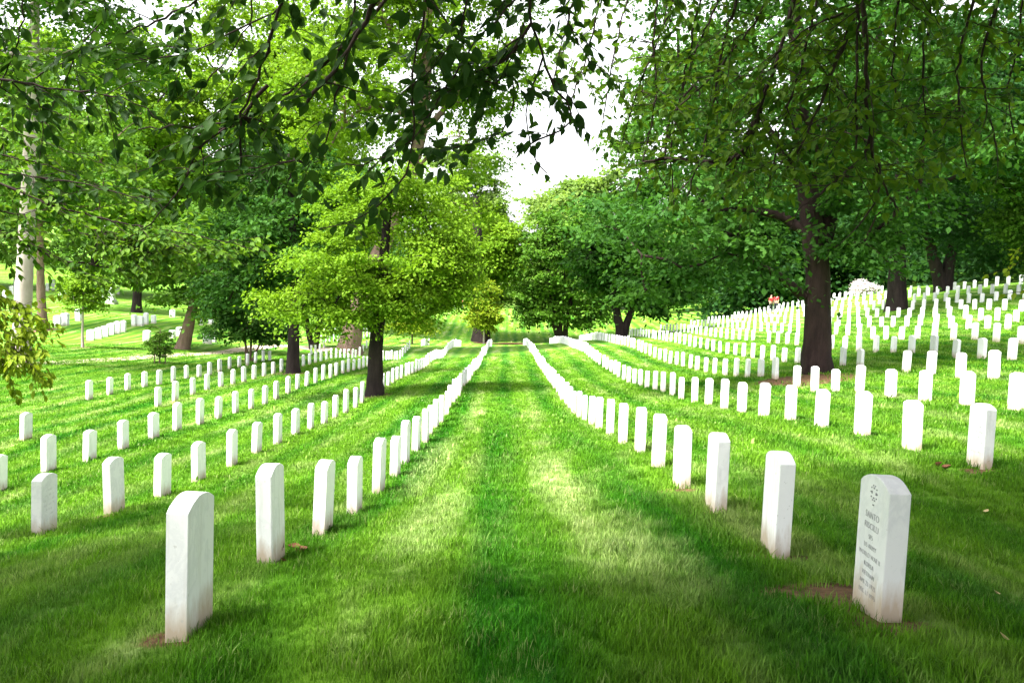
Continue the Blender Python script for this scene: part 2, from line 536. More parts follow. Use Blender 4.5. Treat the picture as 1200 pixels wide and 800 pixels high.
def unit(v):
    return v / (np.linalg.norm(v, axis=-1, keepdims=True) + 1e-9)

def leaf_quads(C, axis, normal, length, width, fold=.12):
    """diamond leaves, two triangles folded along the rib: C base points"""
    side = unit(np.cross(normal, axis))
    nrm = unit(np.cross(axis, side))
    L = length[:, None]; Wd = width[:, None]
    b = C
    l_ = C + axis * L * .42 + side * Wd * .5 - nrm * L * fold
    t_ = C + axis * L - nrm * L * .15
    r_ = C + axis * L * .42 - side * Wd * .5 - nrm * L * fold
    V = np.stack([b, l_, t_, r_], 1).reshape(-1, 3)
    i = np.arange(len(C)) * 4
    return V, np.stack([i, i + 1, i + 2, i + 3], -1)

def crown_points(ells, ncl, rg):
    """clump centres spread through ellipsoids (c, r, weight), more of them near the outside"""
    w = np.array([e[1][0] * e[1][1] * e[1][2] for e in ells]) ** .8
    idx = rg.choice(len(ells), ncl, p=w / w.sum())
    c = np.array([e[0] for e in ells])[idx]
    r = np.array([e[1] for e in ells])[idx]
    d = unit(rg.normal(size=(ncl, 3)))
    rad = rg.uniform(.18, 1.0, ncl) ** .55
    rad *= rg.uniform(.88, 1.12, ncl)
    return c + d * r * rad[:, None]

def crown_mesh(name, centres, crad, per, leaf, rg, flat=.5, jit=.9):
    n = len(centres)
    cnt = np.maximum(6, (per * rg.uniform(.5, 1.5, n))).astype(int)
    ci = np.repeat(np.arange(n), cnt)
    N = len(ci)
    size = crad * rg.uniform(.65, 1.35, n)
    tilt = rg.normal(0, .22, (n, 2))
    off = rg.normal(0, .5, (N, 3)) * size[ci][:, None]
    off[:, 2] *= flat
    rho2 = (off[:, 0] ** 2 + off[:, 1] ** 2) / (size[ci] ** 2)
    off[:, 2] += off[:, 0] * tilt[ci, 0] + off[:, 1] * tilt[ci, 1] - .22 * size[ci] * rho2
    C = centres[ci] + off
    out = off.copy(); out[:, 2] = 0
    ax = unit(unit(out) * .8 + rg.normal(0, .6, (N, 3)) + np.array([0, 0, -.35]))
    nr = unit(np.array([0, 0, 1.0]) + rg.normal(0, .55 * jit, (N, 3)))
    L = leaf * rg.uniform(.65, 1.3, N)
    V, Q = leaf_quads(C, ax, nr, L, L * rg.uniform(.6, .85, N))
    m = mesh_np(name, V, Q)
    tc = rg.uniform(0, 1, n)
    face_attr(m, 'tint', np.clip(.55 * tc[ci] + .45 * rg.uniform(0, 1, N), 0, 1))
    return m

def branch_mesh(nodes0, rad0, targets, rg, rmin, sides=5):
    """grow limbs from the nodes of the trunk to the clump centres"""
    nodes = [np.array(p) for p in nodes0]
    par = [-1] * len(nodes)
    top = np.mean(nodes0, axis=0)
    order = np.argsort([min(np.linalg.norm(t - p) for p in nodes0) for t in targets])
    leaf_ids = []
    for k in order:
        t = targets[k]
        A = np.array(nodes)
        dv = t - A
        dist = np.linalg.norm(dv, axis=1)
        cost = dist + np.maximum(0, -dv[:, 2]) * .5 + .02 * np.arange(len(A)) / len(A)
        j = int(np.argmin(cost))
        p = A[j]
        seg = dist[j]
        prev = j
        nm = 2 if seg < 3 else 4
        for q in range(1, nm):
            f = q / nm
            mid = p + (t - p) * f + rg.normal(0, .06, 3) * seg + np.array([0, 0, .10 * seg * math.sin(math.pi * f)])
            nodes.append(mid); par.append(prev); prev = len(nodes) - 1
        nodes.append(t); par.append(prev); leaf_ids.append(len(nodes) - 1)
    n = len(nodes)
    cnt = np.zeros(n)
    for i in leaf_ids:
        j = i
        while j >= 0:
            cnt[j] += 1
            j = par[j]
    A = np.array(nodes)
    Vs, Qs, o = [], [], 0
    n0 = len(nodes0)
    rr = rmin * np.maximum(cnt, 1) ** .5
    a = np.linspace(0, 2 * np.pi, sides, endpoint=False)
    for i in range(n0, n):
        j = par[i]
        ra = min(rr[i] * 1.15, rad0[j] * .6) if j < n0 else min(rr[j], rr[i] * 1.6)
        V, Q = tube([A[j], A[i]], [ra, rr[i]], sides)
        Vs.append(V); Qs.append(Q + o); o += len(V)
    return np.concatenate(Vs), np.concatenate(Qs)

def tree(name, label, base, trunk, rad, ells, ncl, per, leaf, crad, lmat, bmat, group=None, cat='tree', seed=1, d=None,
         limbs=(), rmin=.02, nbr=90, flat=.5, lob=.12, flare=1.7, stems=None):
    """base, trunk, ells are given in photo pixels at the depth of the tree's foot"""
    rg = np.random.default_rng(seed)
    b = hit(*base) if d is None else on_ground(base[0], d)
    d0 = b[1]
    k = d0 / F
    root = thing(name, label, cat, Vector(b), group)
    def poly(pl):
        out = []
        for p in pl:
            dd = p[2] if len(p) > 2 else 0.0
            out.append(W(p[0], p[1], d0 + dd))
        return np.array(out)
    Vs, Qs, o = [], [], 0
    allnodes, allrad = [], []
    stems = stems or [(trunk, rad)]
    for si, (tr, rd) in enumerate(stems):
        P = poly(tr)
        if si == 0: P[0] = b
        P = np.vstack([P[0] - np.array([0, 0, .35 + rd * .3]), P])
        step = max(.12, rd * .8)
        C = resample(P, step)
        tt = np.linspace(0, 1, len(C))
        hgt = np.linalg.norm(C - C[0], axis=1)
        rads = rd * (1 - .62 * tt) * (1 + (flare - 1) * np.exp(-hgt / max(.3, rd * 1.4)))
        lobes = lob * (.5 + 2.2 * np.exp(-hgt / max(.4, rd * 1.6)))
        wob = rg.normal(0, .03 * rd, C.shape); wob[0] = 0
        V, Q = tube(C + wob, rads, 14 if rd > .15 else 7, lobes, seed + si)
        Vs.append(V); Qs.append(Q + o); o += len(V)
        s0 = int(len(C) * .35)
        allnodes += list(C[s0:]); allrad += list(rads[s0:])
    for (lp, lr) in limbs:
        C = resample(poly(lp), max(.2, lr))
        rads = lr * np.linspace(1, .16, len(C))
        V, Q = tube(C + rg.normal(0, .08 * lr, C.shape), rads, 8, np.full(len(C), .1), seed + 5)
        Vs.append(V); Qs.append(Q + o); o += len(V)
        allnodes += list(C[2:]); allrad += list(rads[2:])
    E = []
    for e in ells:
        px, py, rx, ry = e[:4]
        dd = e[4] if len(e) > 4 else 0.0
        rd_ = e[5] if len(e) > 5 else .8 * min(rx, ry * 1.3) * k
        E.append((W(px, py, d0 + dd), np.array([rx * k, rd_, ry * k])))
    ncl = int(ncl * .55); per = int(per * 1.9); crad = crad * 1.2; flat = flat * .55
    cen = crown_points(E, ncl, rg)
    gz = height(cen[:, 0], cen[:, 1])
    cen[:, 2] = np.maximum(cen[:, 2], gz + min(1.3, crad))
    tg = cen[rg.choice(len(cen), min(nbr, len(cen)), replace=False)]
    V, Q = branch_mesh(allnodes, allrad, tg, rg, rmin)
    Vs.append(V); Qs.append(Q + o)
    bw = np.array(b)
    link('trunk', mesh_np('trunk', np.concatenate(Vs) - bw, np.concatenate(Qs), True), bmat, root)
    m = crown_mesh('crown', cen - bw, crad, per, leaf, rg, flat)
    link('crown', m, lmat, root)
    return root

# ------------------------------------------------------------------ path at the foot of the left hill
strip('footpath', [hit(-60, 433), hit(20, 429), hit(60, 425), hit(110, 422), hit(165, 418.5), hit(215, 415.5), hit(262, 413), hit(318, 404), hit(350, 405), hit(392, 411)], 1.5, M_pathm,
      'pale gravel footpath winding below the left hill')

# ------------------------------------------------------------------ headstones
def headstone_mesh(name, w, t, h, rise, seed, bury=.18):
    """slab, arched top; width along Y, thickness along X, ground at z = 0"""
    rg = random.Random(seed)
    bm = bmesh.new()
    prof = [(-w / 2, -bury), (w / 2, -bury), (w / 2, h)]
    n = 10
    R = (w * w / 4 + rise * rise) / (2 * rise)
    a0 = math.asin(w / 2 / R)
    for i in range(1, n):
        a = a0 - 2 * a0 * i / n
        prof.append((R * math.sin(a), h + rise - R + R * math.cos(a)))
    prof.append((-w / 2, h))
    vs = [bm.verts.new((-t / 2, p[0], p[1])) for p in prof]
    f = bm.faces.new(vs)
    r = bmesh.ops.extrude_face_region(bm, geom=[f])
    bmesh.ops.translate(bm, vec=(t, 0, 0), verts=[v for v in r['geom'] if isinstance(v, bmesh.types.BMVert)])
    bmesh.ops.recalc_face_normals(bm, faces=bm.faces)
    sharp = [e for e in bm.edges if len(e.link_faces) == 2 and e.calc_face_angle(0) > .35]
    bmesh.ops.bevel(bm, geom=sharp, offset=.0045 + .003 * rg.random(), segments=2, profile=.6, affect='EDGES')
    for v in bm.verts:                       # hand-cut unevenness
        v.co.x += rg.uniform(-.0008, .0008); v.co.y += rg.uniform(-.001, .001)
    m = bpy.data.meshes.new(name)
    bm.to_mesh(m); bm.free()
    for p in m.polygons:
        p.use_smooth = False
    return m

STONES = []
for i in range(8):
    m = headstone_mesh('headstone', .325 + .008 * random.uniform(-1, 1), .100 + .004 * random.uniform(-1, 1), .595 + .035 * random.uniform(-1, 1), .046, 10 + i)
    m.materials.append(M_marble)
    STONES.append(m)

TRUNKS = [(hit(955, 437), 1.2), (hit(440, 462), .75), (hit(343, 437), .9), (hit(1052, 362), 1.2), (hit(408, 409), 1.0), (hit(367, 408), .8)]
N_EX = {'R1': 9, 'R2': 9, 'R3': 9, 'R4': 7, 'R5': 8, 'R6': 10, 'R7': 10, 'R8': 5, 'L1': 6, 'L2': 4, 'L3': 6, 'L4': 2, 'L5': 5}
ENDS = {'R1': 88, 'R2': 95, 'R3': 92, 'R4': 80, 'R5': 78, 'R6': 80, 'R7': 85, 'R8': 88, 'R9': 90, 'R10': 92, 'R11': 95, 'R12': 95,
        'L1': 88, 'L2': 86, 'L3': 68, 'L4': 66, 'L5': 51}
SP = 1.455
stones = []
for k in ROWX:
    x = ROWX[k] + (.05 if k[0] == 'R' else -.05)
    ne = N_EX.get(k, 1)
    ys = list(BASE_Y[k][:ne])
    if k == 'L2': ys = [ys[0] - SP] + ys
    if k == 'L3': ys = [ys[0] - SP] + ys
    if k in ('R9', 'R10', 'R11'): ys = [ys[0] - SP] + ys
    y = ys[-1] + SP
    while y < ENDS[k]:
        ys.append(y); y += SP
    if k == 'L3': ys += [77.5 + SP * i for i in range(6)]
    if k == 'L5': ys += [60.5 + 1.42 * i for i in range(4)]
    if k == 'R5': ys = [y for y in ys if abs(y - 46.8) > .6]
    n_here = 0
    for i, y in enumerate(ys):
        yc = y + .165
        if any(math.hypot(x - p[0], yc - p[1]) < r for p, r in TRUNKS):
            continue
        j = random.gauss(0, .02) if i >= ne else 0
        z = hz(x, yc)
        px, py, dep = project(np.array([x, yc, z + .3]))
        vis = -12 < px[0] < 1212 and py[0] < 830
        if not vis: continue
        n_here += 1
        stones.append(dict(row=k, n=n_here, x=x + random.gauss(0, .012), y=yc + j, z=z, d=float(dep[0])))

ORD = ['first', 'second', 'third', 'fourth', 'fifth', 'sixth', 'seventh', 'eighth', 'ninth', 'tenth', 'eleventh', 'twelfth', 'thirteenth', 'fourteenth', 'fifteenth', 'sixteenth', 'seventeenth', 'eighteenth', 'nineteenth']
TENS = {2: ('twentieth', 'twenty'), 3: ('thirtieth', 'thirty'), 4: ('fortieth', 'forty'), 5: ('fiftieth', 'fifty'), 6: ('sixtieth', 'sixty')}
def ordinal(n):
    if n < 20: return ORD[n - 1]
    t, u = divmod(n, 10)
    return TENS[t][0] if u == 0 else TENS[t][1] + '-' + ORD[u - 1]

stones.sort(key=lambda s: s['d'])
NEAR, FAR = stones[:268], stones[268:]
SPECIAL = {
 ('R', 1, 1): 'nearest white headstone right of the aisle, with a cross and SANTO lettering',
 ('R', 1, 2): 'white headstone with grey veined side, directly behind the lettered one right of the aisle',
 ('L', 1, 1): 'largest white headstone left of the aisle, brown soil splash at its foot',
 ('L', 1, 2): 'soil-stained white headstone beside brown fallen leaves, second left of the aisle',
 ('R', 2, 1): 'nearest white headstone in the second row right of the aisle, carved lines facing left',
 ('L', 2, 1): 'nearest white headstone in the second row left of the aisle, carved lines facing right',
}
stone_obj = {}
for s in NEAR:
    side, row = s['row'][0], int(s['row'][1:])
    if side == 'R' and row == 1 and s['n'] <= 3: vi = 1
    else: vi = random.randrange(8)
    o = link('headstone', STONES[vi])
    o.location = (s['x'], s['y'], s['z'] - .01)
    lx = random.gauss(0, R_(.7)); ly = random.gauss(0, R_(.8))
    o.rotation_euler = (lx, ly, random.gauss(0, R_(1.6)))
    sc = {('R', 1, 1): 1.07, ('L', 1, 1): 1.10, ('R', 1, 2): 1.09}.get((side, row, s['n']), random.uniform(.95, 1.05))
    o.scale = (1, 1, sc)
    sd_ = 'right' if side == 'R' else 'left'
    lab = SPECIAL.get((side, row, s['n'])) or 'white marble headstone, %s from the front in the %s row %s of the aisle' % (ordinal(s['n']), ORD[row - 1], sd_)
    tag(o, lab, 'headstone', 'white marble headstones in rows on the lawn')
    stone_obj[(side, row, s['n'])] = o

def stone_mass(lst):
    Vs, Qs, o = [], {}, 0
    for s in lst:
        m = STONES[random.randrange(8)]
        V = np.array([v.co[:] for v in m.vertices])
        a = random.gauss(0, .02); b = random.gauss(0, .012)
        V = V * np.array([1, 1, random.uniform(.94, 1.06)])
        V[:, 0] += V[:, 2] * b; V[:, 1] += V[:, 2] * a
        V += np.array([s['x'], s['y'], s['z'] - .01])
        Vs.append(V)
        for p in m.polygons:
            Qs.setdefault(len(p.vertices), []).append([i + o for i in p.vertices])
        o += len(V)
    return mesh_np('headstone_mass', np.concatenate(Vs), [np.array(q) for q in Qs.values()])
if FAR:
    tag(link('headstone_mass', stone_mass(FAR), M_marble_far), 'far rows of small white headstones running over the rise', 'headstones', kind='stuff')

# lettering on the nearest stone, cut in the face that looks to the left
def text_line(parent, txt, z, size, face_x, y=0.0, side=-1):
    cu = bpy.data.curves.new('inscription', 'FONT')
    cu.body = txt; cu.size = size; cu.align_x = 'CENTER'; cu.align_y = 'CENTER'
    cu.extrude = .0006; cu.space_character = 1.08; cu.resolution_u = 4; cu.offset = -.0009
    o = link('inscription', cu, M_letter, parent)
    Rm = Matrix(((0, 0, -1), (-1, 0, 0), (0, 1, 0))) if side < 0 else Matrix(((0, 0, 1), (1, 0, 0), (0, 1, 0)))
    me = bpy.data.meshes.new_from_object(o.evaluated_get(bpy.context.evaluated_depsgraph_get()))
    bpy.data.objects.remove(o)
    o = bpy.data.objects.new('inscription', me)
    COL.objects.link(o)
    o.parent = parent
    if not me.materials: me.materials.append(M_letter)
    o.matrix_local = Matrix.Translation((face_x, y, z)) @ Rm.to_4x4()
    return o
st1 = stone_obj[('R', 1, 1)]
st1.rotation_euler = (0, R_(.8), R_(0))
fx = -.0520
for txt, z, sz in [('SANTO', .448, .043), ('RISCILLI', .400, .041), ('SP5', .352, .031), ('US ARMY', .310, .031), ('WORLD WAR II', .268, .031),
                   ('KOREA', .226, .031), ('VIETNAM', .184, .031), ('APR 23 1925', .142, .031), ('DEC 11 1975', .100, .031)]:
    text_line(st1, txt, z, sz, fx)
# emblem: a small cross in a broken ring
bm = bmesh.new()
def add_box(bm, c, s):
    r = bmesh.ops.create_cube(bm, size=1)
    bmesh.ops.scale(bm, vec=s, verts=r['verts'])
    bmesh.ops.translate(bm, vec=c, verts=r['verts'])
for k in range(4):
    a = k * math.pi / 2
    add_box(bm, (fx, math.sin(a) * .022, .553 + math.cos(a) * .022), (.003, .012 if k % 2 == 0 else .007, .007 if k % 2 == 0 else .012))
for k in range(10):
    a = k * math.pi / 5 + .3
    add_box(bm, (fx, math.sin(a) * .034, .553 + math.cos(a) * .034), (.003, .006, .006))
add_box(bm, (fx, 0, .500), (.003, .012, .006))
m = bpy.data.meshes.new('emblem'); bm.to_mesh(m); bm.free()
link('emblem', m, M_letter, st1)

# worn, unreadable cut lines on a few others
def worn_lines(parent, side, seed, dark=True):
    rg = random.Random(seed)
    bm = bmesh.new()
    for i, z in enumerate([.47, .42, .37, .32, .27, .22, .17]):
        half = rg.uniform(.05, .12)
        y = -half
        while y < half:
            l = rg.uniform(.006, .016)
            if rg.random() < .75:
                add_box(bm, (side * .0515, y, z + rg.uniform(-.003, .003)), (.002, l, rg.choice([.005, .02, .02])))
            y += l + rg.uniform(.005, .012)
    m = bpy.data.meshes.new('inscription'); bm.to_mesh(m); bm.free()
    link('inscription', m, M_worn, parent)
M_worn = plain_mat('worn_engraving', (.60, .60, .60), .9)
for key, sdn, sd2 in [(('R', 2, 1), -1, 3), (('L', 2, 1), 1, 4), (('R', 3, 1), -1, 5), (('R', 2, 2), -1, 6), (('R', 3, 2), -1, 7)]:
    if key in stone_obj: worn_lines(stone_obj[key], sdn, sd2)

# ------------------------------------------------------------------ older stones on the left hill
OLD = [(106, 399, 9, 13), (115.5, 397, 9, 13), (123, 394.5, 9, 13), (130, 392, 9, 13), (137, 391, 8, 14), (144, 389, 7, 13),
       (67, 382.5, 9, 13), (76, 381.5, 10, 15), (92, 376, 8, 14), (157.5, 381.7, 6, 13), (164, 381.7, 9, 11), (171, 380, 6, 13), (180, 379, 6, 10),
       (172, 400, 9, 13), (202, 396, 4, 9), (210, 394, 7, 11), (243, 402.5, 11, 12), (250, 401, 5, 11), (202, 372, 7, 9), (235, 381, 4, 9), (247, 380, 7, 6),
       (56, 341, 4, 9), (63, 340, 5, 13), (71, 351, 5, 9), (79, 351, 6, 11), (72, 340, 5, 9), (14, 345, 5, 10), (6, 352, 6, 12), (18, 336, 4, 10), (110, 348, 5, 10), (138, 345, 5, 10), (120, 352, 4, 9)]
WHERE = ['first of the six in the slanting row on the left hill', 'second of the six in the slanting row on the left hill', 'third of the six in the slanting row on the left hill',
         'fourth of the six in the slanting row on the left hill', 'fifth of the six in the slanting row on the left hill', 'last of the six in the slanting row on the left hill',
         'left one of the pair beside the brown trunk', 'right one of the pair beside the brown trunk', 'on its own right of the brown trunk pair',
         'leftmost of four standing above the round sapling', 'second of four standing above the round sapling', 'third of four standing above the round sapling', 'rightmost of four standing above the round sapling',
         'directly left of the round sapling crown', 'narrow one right of the round sapling', 'close left of the leaning pale trunk', 'wide one right of the leaning trunk', 'narrow one touching the wide stone right of the leaning trunk',
         'small one up the slope left of the leaning trunk', 'thin one up the slope right of the leaning trunk', 'low one farther right up the slope from the leaning trunk',
         'leftmost by the brown trunk high on the hill', 'tallest thin one by the brown trunk high on the hill', 'below the tall thin one by the brown trunk', 'right of the brown trunk halfway up the hill', 'right of the tall thin one high on the hill',
         'right one of three left of the pale trunk', 'lowest of three left of the pale trunk', 'topmost of three left of the pale trunk', 'left of the obelisk on the hill', 'right of the obelisk on the hill', 'below left of the obelisk on the hill']
for i, (px, py, w, h) in enumerate(OLD):
    b = hit(px, py)
    k = b[1] / F
    hh, ww = h * k, w * k
    m = headstone_mesh('old_headstone', max(.4, ww * .9), .22 + .1 * random.random(), max(.45, hh * .92), .05 + .1 * random.random(), 60 + i)
    o = link('old_headstone', m, M_oldstone)
    o.location = b
    o.rotation_euler = (random.gauss(0, .02), random.gauss(0, .02), R_(90 + random.uniform(-18, 18)))
    tag(o, 'grey old headstone, ' + WHERE[i], 'headstone', 'older headstones on the left hill')

# obelisk on the hill
b = hit(131, 356)
bm = bmesh.new()
def frustum(bm, z0, z1, w0, w1):
    vs = []
    for z, w in ((z0, w0), (z1, w1)):
        vs.append([bm.verts.new((sx * w / 2, sy * w / 2, z)) for sx, sy in ((-1, -1), (1, -1), (1, 1), (-1, 1))])
    for i in range(4):
        bm.faces.new((vs[0][i], vs[0][(i + 1) % 4], vs[1][(i + 1) % 4], vs[1][i]))
    bm.faces.new(vs[1]); bm.faces.new(vs[0][::-1])
ob = thing('obelisk', 'tall pale stone obelisk among the trees on the left hill', 'obelisk', Vector(b))
frustum(bm, -.3, .3, 1.1, 1.1); frustum(bm, .3, .5, .9, .8)
m = bpy.data.meshes.new('plinth'); bm.to_mesh(m); bm.free(); link('plinth', m, M_oldstone, ob)
bm = bmesh.new(); frustum(bm, .5, 2.5, .62, .46); frustum(bm, 2.5, 2.75, .46, .05)
m = bpy.data.meshes.new('shaft'); bm.to_mesh(m); bm.free(); link('shaft', m, M_oldstone, ob)

# another plot of small white stones behind the left-hand trees
plot = []
for r_, (xa, ya, xb, yb, n) in enumerate([(372, 402, 434, 395, 15), (374, 394, 434, 387, 13), (60, 333, 160, 330, 12)]):
    A, B = hit(xa, ya), hit(xb, yb)
    for i in range(n):
        p = A + (B - A) * i / (n - 1)
        plot.append(dict(x=p[0], y=p[1] + random.gauss(0, .1), z=hz(p[0], p[1]), d=p[1]))
tag(link('far_headstone_plot', stone_mass(plot), M_marble_far), 'small white headstones of a far plot behind the left trees', 'headstones', kind='stuff')

# tan stone marker behind the big tree
b = hit(984, 350)
b[1] += 6; b[2] = hz(b[0], b[1])
m = headstone_mesh('stone_marker', .9, .5, 1.25, .04, 99)
tag(link('stone_marker', m, plain_mat('tan_stone', (.34, .28, .2)), None, b), 'tan upright stone marker just right of the big trunk, behind the rows', 'monument')

# ------------------------------------------------------------------ trees in the middle distance
G_BG = 'background trees round the lawn'
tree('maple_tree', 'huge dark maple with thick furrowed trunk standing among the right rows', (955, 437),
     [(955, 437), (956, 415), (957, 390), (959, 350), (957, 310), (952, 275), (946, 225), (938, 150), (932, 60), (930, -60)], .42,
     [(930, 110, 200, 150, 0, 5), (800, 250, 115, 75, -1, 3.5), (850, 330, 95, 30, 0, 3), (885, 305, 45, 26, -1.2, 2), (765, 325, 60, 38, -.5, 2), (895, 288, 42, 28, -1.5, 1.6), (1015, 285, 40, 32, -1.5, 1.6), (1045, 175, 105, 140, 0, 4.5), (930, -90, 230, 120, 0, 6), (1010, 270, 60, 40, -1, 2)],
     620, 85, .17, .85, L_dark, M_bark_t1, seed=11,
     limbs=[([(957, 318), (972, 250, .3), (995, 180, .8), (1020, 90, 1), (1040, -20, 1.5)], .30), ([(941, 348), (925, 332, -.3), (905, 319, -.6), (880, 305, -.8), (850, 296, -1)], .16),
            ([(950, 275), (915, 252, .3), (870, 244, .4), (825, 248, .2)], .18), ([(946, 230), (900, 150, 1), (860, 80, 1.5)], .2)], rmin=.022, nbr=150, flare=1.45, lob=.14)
tree('young_maple_tree', 'bright yellow-green maple with a single dark trunk in the second left row', (440, 463),
     [(440, 463), (440, 430), (441, 400), (444, 375), (448, 330), (452, 280), (456, 220)], .29,
     [(455, 285, 100, 90, 0, 2.6), (362, 318, 62, 45, -.4, 1.6), (372, 368, 56, 24, -.3, 1.2), (520, 300, 50, 62, 0, 1.8), (470, 215, 52, 36, 0, 1.4), (430, 352, 62, 32, -.5, 1.4), (500, 350, 40, 30, -.4, 1)],
     250, 190, .12, .62, L_bright, M_bark, seed=12, rmin=.012, nbr=120, limbs=[([(442, 395), (430, 378, -.2), (400, 360, -.5), (365, 345, -.6)], .10), ([(444, 372), (470, 345, 0), (505, 320, .2)], .1)])
tree('dark_maple_tree', 'dark leafy tree with black trunk in the third left row', (343, 437),
     [(343, 437), (343.5, 410), (344, 390), (346, 330), (342, 250), (340, 180)], .30,
     [(330, 275, 78, 75), (285, 320, 50, 36), (385, 235, 65, 60, 2), (300, 210, 60, 50, 2)], 300, 80, .22, .8, L_dark, M_bark, seed=13, rmin=.016)
tree('twin_trunk_tree', 'small dark tree with twin trunks behind the left rows', (367, 409), None, None,
     [(365, 340, 40, 40), (400, 330, 35, 40), (350, 310, 30, 30)], 130, 60, .3, .9, L_dark, M_bark, seed=14,
     stems=[([(364, 409), (363, 395), (358, 370), (352, 330)], .28), ([(369, 409), (371, 395), (376, 370), (385, 330)], .28)])
tree('tall_maple_tree', 'tall sunlit tree with right-leaning brown trunk rising behind the young maple', (409, 411),
     [(409, 411), (412, 390), (424, 345), (452, 280), (478, 215), (491, 165), (498, 110), (502, 20), (505, -60)], .72,
     [(450, 70, 120, 120, 0, 7), (556, 150, 40, 75, 0, 4), (590, 70, 55, 55, 0, 4), (380, 150, 80, 80, 1, 5), (545, 215, 48, 45, -2, 3), (500, -70, 180, 90, 0, 8), (430, 240, 70, 50, 3, 4)],
     680, 85, .30, 1.3, L_bright, M_bark_mid, seed=15, rmin=.035, nbr=130, limbs=[([(494, 155), (510, 140, 0), (535, 110, 1), (560, 70, 1)], .28), ([(480, 205), (500, 185, -1), (525, 160, -1.5)], .2)])
tree('multi_stem_tree', 'small dark green tree with several thin stems beside the footpath', (292, 424), None, None,
     [(293, 372, 44, 32), (268, 345, 36, 24), (322, 388, 26, 20), (262, 380, 24, 26)], 150, 70, .2, .55, L_dark, M_bark_mid, seed=16, rmin=.012,
     stems=[([(291, 424), (289, 408), (282, 385), (270, 355)], .075), ([(293, 424), (294, 405), (296, 375), (298, 345)], .085), ([(295, 424), (302, 408), (312, 392), (325, 375)], .07), ([(288, 424), (288, 400), (290, 380), (284, 350)], .06)])
tree('sapling', 'round grey-green sapling tied between stakes beside the footpath', (187, 426),
     [(187, 426), (187, 412), (187, 395), (188, 385)], .05, [(188, 398, 17, 18), (188, 408, 13, 9)], 80, 45, .09, .24, L_mid, M_bark_mid, seed=17, rmin=.008, nbr=50, cat='sapling')
for px, lab in ((181, 'thin wooden stake left of the round sapling'), (193.5, 'thin wooden stake right of the round sapling')):
    b = hit(px, 426)
    C = np.array([[0, 0, -.2], [0.01, 0, .4], [0, 0, .95]])
    V, Q = tube(C, [.03, .03, .028], 7)
    tag(link('stake', mesh_np('stake', V, Q), M_bark_mid, None, b), lab, 'stake', 'stakes beside the sapling')
tree('leaning_tree', 'leafy mid-green tree on a bare trunk leaning to the right, left hill', (214, 409),
     [(214, 409), (219, 390), (225, 365), (232, 335), (237, 305)], .46,
     [(240, 300, 72, 58, 0, 3.5), (212, 332, 42, 24, -1, 2), (290, 270, 60, 50, 0, 3.5), (170, 300, 50, 36, 0, 3), (270, 345, 40, 24, 0, 2)], 330, 75, .28, 1.0, L_mid, M_bark_mid, seed=18, rmin=.025, flare=1.35)
tree('beech_tree', 'tall tree with smooth pale grey trunk at the left edge', (24, 426),
     [(24, 426), (25, 400), (27, 360), (29, 320), (31, 270), (34, 200), (37, 130), (40, 60), (42, -60)], .43,
     [(70, -90, 150, 100, 0, 6), (120, 50, 90, 50, 1, 4), (-30, 60, 60, 60, 0, 4)], 320, 75, .24, 1.0, L_mid, M_bark_pale, seed=19, rmin=.03, flare=1.25, lob=.04)
tree('brown_trunk_tree', 'tree with reddish brown trunk and spreading roots behind the pale trunk', (51, 387),
     [(51, 387), (50, 375), (48.5, 350), (47.5, 310), (47, 260), (50, 200)], .40,
     [(90, 180, 100, 70, 0, 6), (30, 220, 60, 50, 0, 5)], 260, 70, .32, 1.3, L_mid, M_bark_mid, seed=20, rmin=.03, flare=2.2)
tree('slender_tree', 'slender young tree with pale stem in a mulch ring, left hill', (97, 407),
     [(97, 407), (96.5, 390), (97, 370), (98, 340), (100, 320)], .09, [(101, 345, 22, 28), (92, 330, 16, 18), (108, 330, 14, 16)], 110, 60, .16, .5, L_bright, M_bark_pale, seed=21, rmin=.012)
tree('young_lime_tree', 'small bright yellow-green tree on thin pale stem at the aisle end', (567, 403), [(567, 403), (567, 390), (567, 370), (567, 345)], .13,
     [(567, 366, 17, 22), (568, 343, 12, 18), (563, 380, 14, 8)], 150, 60, .32, .7, L_yellow, M_bark_pale, seed=22, d=101, rmin=.02)
tree('broad_tree', 'large tree with stout dark trunk behind the small lime at the aisle end', (564, 402), [(564, 403), (564, 385), (563, 340), (560, 280), (558, 230)], 1.05,
     [(552, 296, 34, 40, 3, 4), (580, 290, 32, 44, 3, 4)], 330, 70, .45, 1.5, L_bright, M_bark, seed=23, d=106, rmin=.05, flare=1.4)
tree('spreading_shrub_tree', 'low flat-topped yellow tree on a thin stem behind the left rows', (483, 403), [(483, 403), (483, 392), (483, 380), (482, 370)], .10,
     [(483, 378, 26, 9), (478, 368, 18, 7), (497, 384, 14, 5)], 110, 55, .26, .55, L_yellow, M_bark_mid, seed=24, rmin=.02, flat=.3)
tree('cherry_tree', 'grey-green tree with three dark stems beyond the aisle on the right', (656, 401), None, None,
     [(650, 310, 48, 50), (628, 352, 32, 30), (690, 335, 32, 48), (668, 272, 44, 30), (650, 362, 36, 18), (700, 368, 18, 10)], 380, 60, .42, 1.25, L_mid, M_bark, seed=25, rmin=.05,
     stems=[([(651, 401), (650, 380), (646, 340), (640, 290)], .42), ([(656, 401), (657, 380), (660, 330), (662, 270)], .3), ([(662, 401), (663, 380), (672, 340), (685, 300)], .36)])
tree('forked_tree', 'dark tree with forked trunk above the third right row', (729, 396), None, None,
     [(752, 325, 55, 42), (705, 310, 40, 48), (795, 318, 45, 38), (740, 280, 50, 40), (770, 352, 30, 16)], 330, 70, .36, 1.1, L_dark, M_bark, seed=26, rmin=.04,
     stems=[([(728, 396), (726, 380), (722, 362), (716, 330), (712, 300)], .42), ([(730, 396), (734, 380), (741, 362), (752, 335), (765, 310)], .36)])
